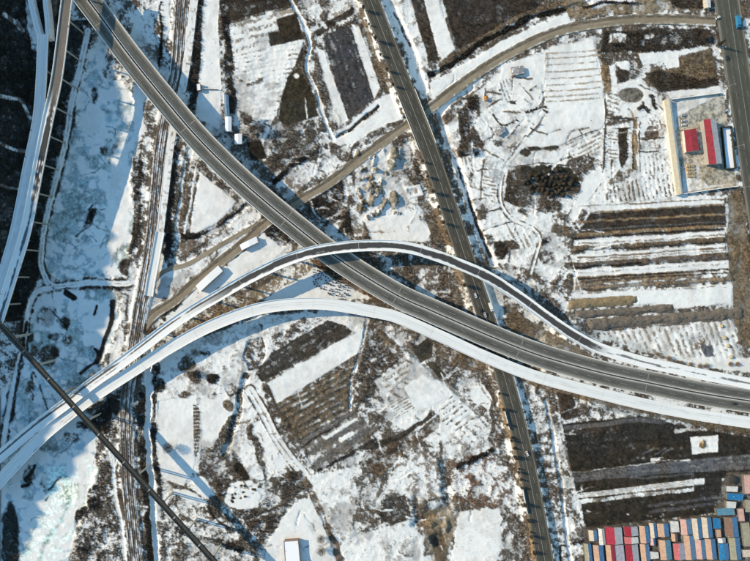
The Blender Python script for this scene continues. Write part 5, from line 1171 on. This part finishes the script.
def bank(pts, half, h, m, name, label, cat):
    """long rounded stack with a ragged top"""
    fr = frame([p for p in pts], [float(ground_z(*p)) for p in pts], 1.6); p, n, s = fr
    N = 9; o = np.linspace(-1, 1, N); prof = (1-np.abs(o)**2.2)
    jit = nz2(np.repeat(s[:, None], N, 1), np.repeat(o[None]*6, len(s), 0), 1.8); ends = np.minimum(1, np.minimum(s, s[-1]-s)/2.0)[:, None]
    off = o[None]*half*(0.7+0.6*nz2(s[:, None], np.full((len(s), 1), 3.0), 4)); z = p[:, 2][:, None]-0.4+(prof[None]*(h+0.4))*(0.45+1.0*jit)*ends
    v = np.stack([p[:, 0][:, None]+n[:, 0][:, None]*off, p[:, 1][:, None]+n[:, 1][:, None]*off, z], -1).reshape(-1, 3)
    i, j = np.meshgrid(np.arange(len(s)-1), np.arange(N-1), indexing='ij'); a = (i*N+j).ravel()
    ob = mesh_np(name, v, np.stack([a, a+N, a+N+1, a+1], 1), m, None, None, True); return tag(ob, label, cat)
M['straw_grey'] = mat('weathered_straw', (0.19, 0.165, 0.135), (0.075, 0.064, 0.054), scale=0.9)
M['straw_gold'] = mat('golden_straw', (0.30, 0.235, 0.14), (0.14, 0.105, 0.062), scale=0.9)
bank([(568, 304.5), (602, 302), (637, 299.5)], 4.8, 1.5, M['straw_gold'], 'straw_stack', 'long golden straw stack left of the white rectangular field', 'straw stack')
bank([(575, 315), (625, 311.5), (673.5, 307.5)], 3.6, 1.4, M['straw_grey'], 'straw_bank', 'shorter grey straw-covered bank under the golden straw stack', 'bank')
bank([(588, 325.5), (640, 321), (700, 316.5), (743, 313)], 5.2, 1.9, M['straw_grey'], 'straw_bank', 'longest grey straw-covered bank above the snowy garden plot', 'bank')

# ------------------------------------------------------------------ lamp posts
def lamp_post(u, v, h, rz, label):
    x, y, z = G(u, v); t = tag(empty('lamp_post', (x, y, z), rz), label, 'lamp post', 'lamp posts on the right road')
    MB().tube((0, 0, -0.3), (0, 0, h), 0.16, 0.09).build('pole', M['steel'], t)
    MB().tube((0, 0, h-0.1), (2.6, 0, h+0.35), 0.07, 0.05).build('arm', M['steel'], t)
    MB().box(2.3, 3.3, -0.2, 0.2, h+0.28, h+0.45).build('lamp_head', M['roof_white_sheet'], t)
for u, v, hh, lab in [(721, 90.5, 14, 'tall lamp post by the upper corner of the paved yard'), (733, 148, 9, 'lamp post beside the snow-filled planting bed'), (739.5, 188.5, 9, 'lamp post by the lower corner of the paved yard'), (715.5, 52, 9, 'lamp post on the right road below the columnar tree')]:
    lamp_post(u, v, hh, 0.1, lab)

# ------------------------------------------------------------------ vehicles
def paintm(name, c): return colour_mat('paint_'+name, c, spec=0.5)
def car(name, label, u, v, heading, paint, z=None, L=4.5, Wd=1.85):
    x, y, g = G(u, v) if z is None else P(u, v, z)
    t = tag(empty(name, (x, y, g), heading), label, 'car')
    m = paintm(*paint)
    prof = [(-L/2, 0.35), (-L/2, 0.85), (-L/2+0.35, 0.98), (L*0.18, 1.0), (L/2-0.15, 0.82), (L/2, 0.6), (L/2, 0.35)]
    mb = MB(); n = len(prof)
    mb.v += [(a, -Wd/2, b) for a, b in prof]+[(a, Wd/2, b) for a, b in prof]
    mb.f += [tuple(range(n))[::-1][::-1], tuple(range(n, 2*n))[::-1]]+[(k, n+k, n+(k+1) % n, (k+1) % n) for k in range(n)]
    mb.build('body', m, t)
    lo = [(-L*0.42, -Wd*0.46), (L*0.2, -Wd*0.46), (L*0.2, Wd*0.46), (-L*0.42, Wd*0.46)]; hi = [(-L*0.30, -Wd*0.38), (L*0.06, -Wd*0.38), (L*0.06, Wd*0.38), (-L*0.30, Wd*0.38)]
    MB().prism(lo, 0.99, 1.42, top=hi).build('window', M['glass'], t)
    MB().prism(hi, 1.423, 1.48).build('roof', m, t)
    for a in (-L*0.3, L*0.3):
        for b in (-1, 1): MB().tube((a, b*(Wd/2-0.2), 0.33), (a, b*(Wd/2+0.02), 0.33), 0.33, 0.33, 10).build('wheel', M['tyre'], t)
    for b in (-1, 1): MB().box(L/2-0.05, L/2+0.03, b*Wd*0.36-0.2, b*Wd*0.36+0.2, 0.6, 0.75).build('headlight', M['lamp'], t)
    return t
def truck(name, label, u, v, heading, cab, box, L=9.5, Wd=2.5, Hb=3.4, cat='truck'):
    x, y, g = G(u, v); t = tag(empty(name, (x, y, g+0.17), heading), label, cat)
    MB().prism([(L/2-2.0, -Wd/2), (L/2, -Wd/2), (L/2, Wd/2), (L/2-2.0, Wd/2)], 0.5, 2.6, top=[(L/2-2.0, -Wd/2*0.95), (L/2-0.3, -Wd/2*0.95), (L/2-0.3, Wd/2*0.95), (L/2-2.0, Wd/2*0.95)]).build('cab', paintm(*cab), t)
    MB().prism([(L/2-0.02, -1.05), (L/2+0.02, -1.05), (L/2+0.02, 1.05), (L/2-0.02, 1.05)], 1.4, 2.4, top=[(L/2-0.27, -1.0), (L/2-0.23, -1.0), (L/2-0.23, 1.0), (L/2-0.27, 1.0)]).build('windscreen', M['glass'], t)
    MB().box(-L/2, L/2-2.15, -Wd/2, Wd/2, 0.9, Hb).build('cargo_box', paintm(*box), t)
    MB().box(-L/2+0.2, L/2-0.4, -0.5, 0.5, 0.45, 0.88).build('chassis', M['barrier_dark'], t)
    for a in (-L*0.36, -L*0.24, L*0.34):
        for b in (-1, 1): MB().tube((a, b*(Wd/2-0.35), 0.48), (a, b*(Wd/2), 0.48), 0.48, 0.48, 10).build('wheel', M['tyre'], t)
    return t
hd = math.radians(-81)      # heading along the right-hand road (down the picture)
truck('truck', 'blue truck driving on the right road near the top corner', 736.5, 23, hd, ('blue', (0.02, 0.16, 0.36)), ('blue_box', (0.03, 0.22, 0.42)), 10.5, 3.0)
car('car', 'white car turning off the dirt road at the right road', 717.5, 18, 0.5, ('white', (0.75, 0.75, 0.73)))
car('car', 'black car on the right road below the columnar tree shadow', 726.5, 58.5, hd, ('black', (0.02, 0.02, 0.022)))
car('car', 'silver car on the right road next to the paved yard', 725.5, 111, 0.4, ('silver', (0.55, 0.56, 0.57)))
for k, v in enumerate((115.5, 121, 125)):
    car('car', ['uppermost', 'middle', 'lowest'][k]+' of three cars parked in the paved yard', 683.5, v, 0.05, [('grey', (0.35, 0.35, 0.36)), ('silver', (0.55, 0.56, 0.57)), ('white', (0.75, 0.75, 0.73))][k])
hs = math.radians(-70)
car('car', 'white car on the straight road just north of the motorway, nearest the verge', 475.5, 295.5, hs, ('white', (0.75, 0.75, 0.73)))
truck('truck', 'white box truck on the straight road just north of the motorway', 490.5, 307, hs, ('white', (0.75, 0.75, 0.73)), ('white_box', (0.78, 0.78, 0.76)), 8.0, 2.4)
car('car', 'dark car on the straight road about to pass under the motorway', 481, 311, hs, ('black', (0.02, 0.02, 0.022)))
car('car', 'silver car on the straight road entering the motorway shadow', 485, 315, hs, ('silver', (0.55, 0.56, 0.57)))
car('car', 'white car alone on the straight road south of the ramps', 527, 453.5, hs+0.05, ('white', (0.75, 0.75, 0.73)))
for tt in list(col.objects):
    if tt.get('category') == 'car' and 'straight road' in tt['label']: tt.location.z += 0.17
    elif tt.get('category') == 'car' and 'right road' in tt['label']: tt.location.z += 0.17
car('car', 'black car alone on the motorway near the right edge', 734, 403.5, math.radians(-9), ('black', (0.02, 0.02, 0.022)), z=4.75)

# ------------------------------------------------------------------ trees and shrubs
def twig_cloud(n, cx, cy, cz, rx, rz, ln, wd, pal, up=0.4, shell=0.35):
    """n thin twig triangles inside an ellipsoid"""
    d = rng.normal(size=(n, 3)); d /= np.linalg.norm(d, axis=1)[:, None]
    r = rng.random(n)**0.45; c = np.stack([cx+d[:, 0]*r*rx, cy+d[:, 1]*r*rx, cz+d[:, 2]*r*rz], 1)
    a = d*np.array([1, 1, 0.7])+rng.normal(size=(n, 3))*0.5+np.array([0, 0, up]); a /= np.linalg.norm(a, axis=1)[:, None]
    s = np.cross(a, rng.normal(size=(n, 3))); s /= np.linalg.norm(s, axis=1)[:, None]+1e-6
    l = ln*rng.uniform(0.5, 1.3, n)[:, None]; w = wd*rng.uniform(0.6, 1.4, n)[:, None]
    v = np.stack([c-a*l*0.5+s*w, c-a*l*0.5-s*w, c+a*l*0.6], 1).reshape(-1, 3)
    pc = np.asarray(pal)[rng.integers(0, len(pal), n)]*rng.uniform(0.7, 1.3, n)[:, None]
    return v, np.arange(n*3).reshape(-1, 3), np.repeat(pc, 3, 0)
def bare_tree(name, h, r, pal, n=420, narrow=False, ln=1.5):
    t = empty(name); mb = MB(); mb.tube((0, 0, -0.4), (0, 0, h*0.55), h*0.028+0.05, h*0.012+0.03)
    for k in range(9):
        a = k*2.4; z0 = h*random.uniform(0.25, 0.55); q = r*random.uniform(0.55, 0.9)
        mb.tube((0, 0, z0), (q*math.cos(a), q*math.sin(a), z0+h*random.uniform(0.18, 0.38)), h*0.010+0.03, 0.02, 4)
    mb.build('trunk', M['bark'], t)
    v, f, c = twig_cloud(n, 0, 0, h*0.62, r, h*0.38, ln, 0.085, pal, 0.5); mesh_np('crown', v, f, M['plant'], c, t, False)
    return t
def conifer(name, h, r, pal, n=520):
    t = empty(name); MB().tube((0, 0, -0.4), (0, 0, h*0.95), 0.18, 0.03).build('trunk', M['bark'], t)
    q = rng.random(n)**0.8; z = h*(0.08+0.92*q); rad = r*(1-q)**0.85+0.08; a = rng.random(n)*6.283; d = rng.uniform(0.25, 1.0, n)*rad
    c = np.stack([np.cos(a)*d, np.sin(a)*d, z], 1); o = np.stack([np.cos(a), np.sin(a), np.full(n, -0.25)], 1)
    s = np.stack([-np.sin(a), np.cos(a), rng.normal(size=n)*0.3], 1); l = rng.uniform(0.35, 0.9, n)[:, None]*(0.4+rad[:, None]*0.35); w = l*0.36
    v = np.stack([c-o*l*0.4+s*w, c-o*l*0.4-s*w, c+o*l*0.7], 1).reshape(-1, 3); pc = np.asarray(pal)[rng.integers(0, len(pal), n)]*rng.uniform(0.6, 1.4, n)[:, None]
    mesh_np('crown', v, np.arange(n*3).reshape(-1, 3), M['plant'], np.repeat(pc, 3, 0), t, False); return t
BR = [(0.09, 0.066, 0.048), (0.06, 0.045, 0.034), (0.13, 0.095, 0.066)]; DK = [(0.035, 0.03, 0.024), (0.05, 0.04, 0.03)]; GR = [(0.020, 0.024, 0.014), (0.028, 0.030, 0.018), (0.04, 0.034, 0.023)]
TN = [(0.22, 0.155, 0.085), (0.15, 0.105, 0.06), (0.28, 0.2, 0.12)]
def place(proto, u, v, label, cat, group, sc=1.0, first=False, z=None):
    o = proto if first else copy_tree(proto)
    x, y, g = G(u, v); o.location = (x, y, g); o.rotation_euler = (0, 0, random.uniform(0, 6.28)); o.scale = (sc, sc, sc*random.uniform(0.9, 1.15))
    return tag(o, label, cat, group)
# conifer grove right of the straight road
cn = [conifer('conifer_tree', 3.6, 2.3, GR+DK+BR[:1]), conifer('conifer_tree', 3.0, 2.1, DK+BR)]
k = 0; pts = []
while len(pts) < 46:
    u = random.uniform(522, 577); v = random.uniform(168, 197)
    if ((u-550)/28)**2+((v-182)/15)**2 > random.uniform(0.45, 1.15) or any(math.hypot(u-a, v-b) < 2.8 for a, b in pts): continue
    pts.append((u, v)); place(cn[k % 2], u, v, 'dark conifer growing in the dense grove right of the straight road', 'tree', 'conifers of the dark grove', random.uniform(0.75, 1.25), k < 2); k += 1
# roadside trees west of the straight road: their shadows band the asphalt
pop = [bare_tree('bare_tree', 9.5, 1.9, BR, 520, ln=1.7), bare_tree('bare_tree', 8, 1.6, BR+DK, 460, ln=1.5)]
k = 0
for d in np.arange(8, fs[2][-1]-4, 14.5):
    if 112 < d < 178: continue
    pt, a = at(fs, d, -9.3+random.uniform(-.5, .5)); u = 375+pt[0]/S/(1-4/H); v = 280.5-pt[1]/S/(1-4/H)
    if 300 < v < 385 or 236 < v < 262: continue
    place(pop[k % 2], u, v, 'slim bare roadside tree in the row west of the straight road', 'tree', 'bare trees along the straight road', random.uniform(0.6, 1.05), k < 2); k += 1
# clipped evergreens on the south stretch
ev = conifer('evergreen_shrub', 3.6, 1.5, GR+DK, 300); k = 0
for d in np.arange(0, fs[2][-1], 9.6):
    pt, a = at(fs, d, -7.9); u = 375+pt[0]/S/(1-4/H); v = 280.5-pt[1]/S/(1-4/H)
    if v < 428 or v > 566 or 484 < v < 512: continue
    place(ev, u, v, 'small dark evergreen on the edge of the straight road, south stretch', 'shrub', 'evergreens edging the straight road', random.uniform(0.8, 1.15), k == 0); k += 1
for va, vb, lab in ((408, 430, 'upper of two low dark walls edging the straight road in the south'), (486, 514, 'lower of two low dark walls edging the straight road in the south')):
    ds = [d for d in np.arange(0, fs[2][-1], 1.0) if va < 280.5-at(fs, d, -8)[0][1]/S/(1-4/H) < vb]
    wl = tag(empty('retaining_wall'), lab, 'wall'); fr = cut(fs, ds[0], ds[-1])
    strip(fr, [-8.6, -8.2, -8.2, -8.6], [2.0, 2.0, -0.5, -0.5], 'wall_panel', M['concrete'], None, wl, closed=True); strip(fr, [-8.7, -8.1, -8.1, -8.7], [2.16, 2.16, 2.005, 2.005], 'coping', M['concrete_snow'], None, wl, closed=True)
# single trees
bt = bare_tree('bare_tree', 8.5, 5.2, BR, 900, ln=1.6)
place(bt, 247, 121, 'largest bare tree, beside the snow yard below the white stippled field', 'tree', None, 1.25, True)
for u, v, sc, lab in [(259, 130, 1.0, 'bare tree just right of the largest bare tree'), (252, 132, 0.9, 'bare tree just below the largest bare tree'), (321.5, 536.5, 0.8, 'upper of two round bare trees beside the snow-roofed house at the bottom'), (322, 548.5, 0.85, 'lower of two round bare trees beside the snow-roofed house at the bottom'),
                     (170, 446, 1.0, 'round bare tree standing alone on the white field by the canal'), (702, 38, 0.7, 'bare tree in the dark brush left of the columnar tree'), (196, 352, 0.75, 'bare tree in the blue shade just below the outer ramp'), (190, 372, 0.9, 'bare tree below the shade of the outer ramp'),
                     (275, 222, 0.8, 'bare tree at the left foot of the motorway by the dirt road'), (286, 236, 0.8, 'bare tree between motorway and inner ramp'), (147, 331, 0.7, 'bare tree at the end of the dirt road near the ramps'), (466, 150, 0.9, 'bare tree in the brown clump east of the straight road')]:
    place(bt, u, v, lab, 'tree', None, sc)
cc = conifer('columnar_tree', 12, 2.3, GR+DK, 800); place(cc, 717, 46, 'tall dark columnar evergreen on the left kerb of the right road', 'tree', None, 1.0, True)
bush = empty('bush'); v_, f_, c_ = twig_cloud(320, 0, 0, 1.0, 2.3, 1.3, 1.0, 0.1, TN); mesh_np('twigs', v_, f_, M['plant'], c_, bush, False); MB().tube((0, 0, -0.3), (0, 0, 1.2), 0.12, 0.05, 5).build('stem', M['bark'], bush)
for k, (u, v) in enumerate([(657, 354), (662, 357), (668, 358.5), (674, 361), (681, 362.5), (690, 364), (699, 366), (706, 366), (730, 364), (737, 364)]):
    place(bush, u, v, 'tan bush in the row between the garden plot and the inner ramp', 'bush', 'tan bushes by the inner ramp', random.uniform(0.9, 1.35), k == 0)
sap = empty('sapling'); v_, f_, c_ = twig_cloud(60, 0, 0, 0.75, 0.62, 0.75, 0.6, 0.12, DK); mesh_np('foliage', v_, f_, M['plant'], c_, sap, False); MB().tube((0, 0, -0.2), (0, 0, 0.8), 0.06, 0.03, 4).build('stem', M['bark'], sap)
sp = []; k = 0
while len(sp) < 95:
    u = random.uniform(313, 349); v = random.uniform(266, 296)
    if v > 262+0.62*(u-300)+14 or v < 262+0.55*(u-320)-2 or any(math.hypot(u-a, v-b) < 1.9 for a, b in sp): continue
    sp.append((u, v)); place(sap, u, v, 'dark evergreen sapling in the snowy patch between motorway and outer ramp', 'sapling', 'saplings in the snow', random.uniform(0.8, 1.4), k == 0); k += 1

# dry scrub: uncountable, one mass
NS = 48000
su = rng.uniform(-15, 765, 900000); sv = rng.uniform(-11, 573, 900000)
ii_ = ((sv-V[0])/STEP).astype(int); jj_ = ((su-U[0])/STEP).astype(int)
pr = shr[ii_, jj_]*(0.25+1.5*NCo[ii_, jj_])*(0.3+1.2*(1-cov[ii_, jj_]))
def clear_of(pts, zs, half):
    g = gpts(pts, zs) if zs is not None else pts
    return g
keep = rng.random(len(su)) < pr*0.16
su, sv, ii_, jj_ = su[keep], sv[keep], ii_[keep], jj_[keep]
if len(su) > NS: su, sv, ii_, jj_ = su[:NS], sv[:NS], ii_[:NS], jj_[:NS]
n = len(su); T = 10
dens = np.clip(shr[ii_, jj_], 0, 1.6)
sz = rng.uniform(0.45, 0.95, n)*(0.7+0.65*dens)*np.where(rng.random(n) < 0.06, 1.6, 1)
gz = hgt[ii_, jj_]; kx = S*(1-gz/H); bx = (su-375)*kx; by = (280.5-sv)*kx
az = rng.random((n, T))*6.283; el = rng.uniform(0.25, 1.35, (n, T)); ln = sz[:, None]*rng.uniform(0.7, 1.25, (n, T))
dx, dy, dz = np.cos(az)*np.cos(el), np.sin(az)*np.cos(el), np.sin(el)
wx, wy = -np.sin(az)*ln*0.17, np.cos(az)*ln*0.17
tip = np.stack([bx[:, None]+dx*ln*1.25, by[:, None]+dy*ln*1.25, gz[:, None]+dz*ln*1.3], -1)
m1 = np.stack([bx[:, None]+dx*ln*0.35+wx, by[:, None]+dy*ln*0.35+wy, gz[:, None]+dz*ln*0.25-0.05], -1)
m2 = np.stack([bx[:, None]+dx*ln*0.35-wx, by[:, None]+dy*ln*0.35-wy, gz[:, None]+dz*ln*0.25-0.05], -1)
vv = np.stack([m1, m2, tip], 2).reshape(-1, 3)
base = soil[ii_, jj_]*rng.uniform(0.55, 1.5, (n, 1))+np.array([0.012, 0.008, 0.004])
o = mesh_np('dry_scrub', vv, np.arange(len(vv)).reshape(-1, 3), M['plant'], np.repeat(base, T*3, 0), None, False)
tag(o, 'dry brown scrub and weeds scattered over the snowy ground', 'scrub', kind='stuff')
print('shrubs', n)
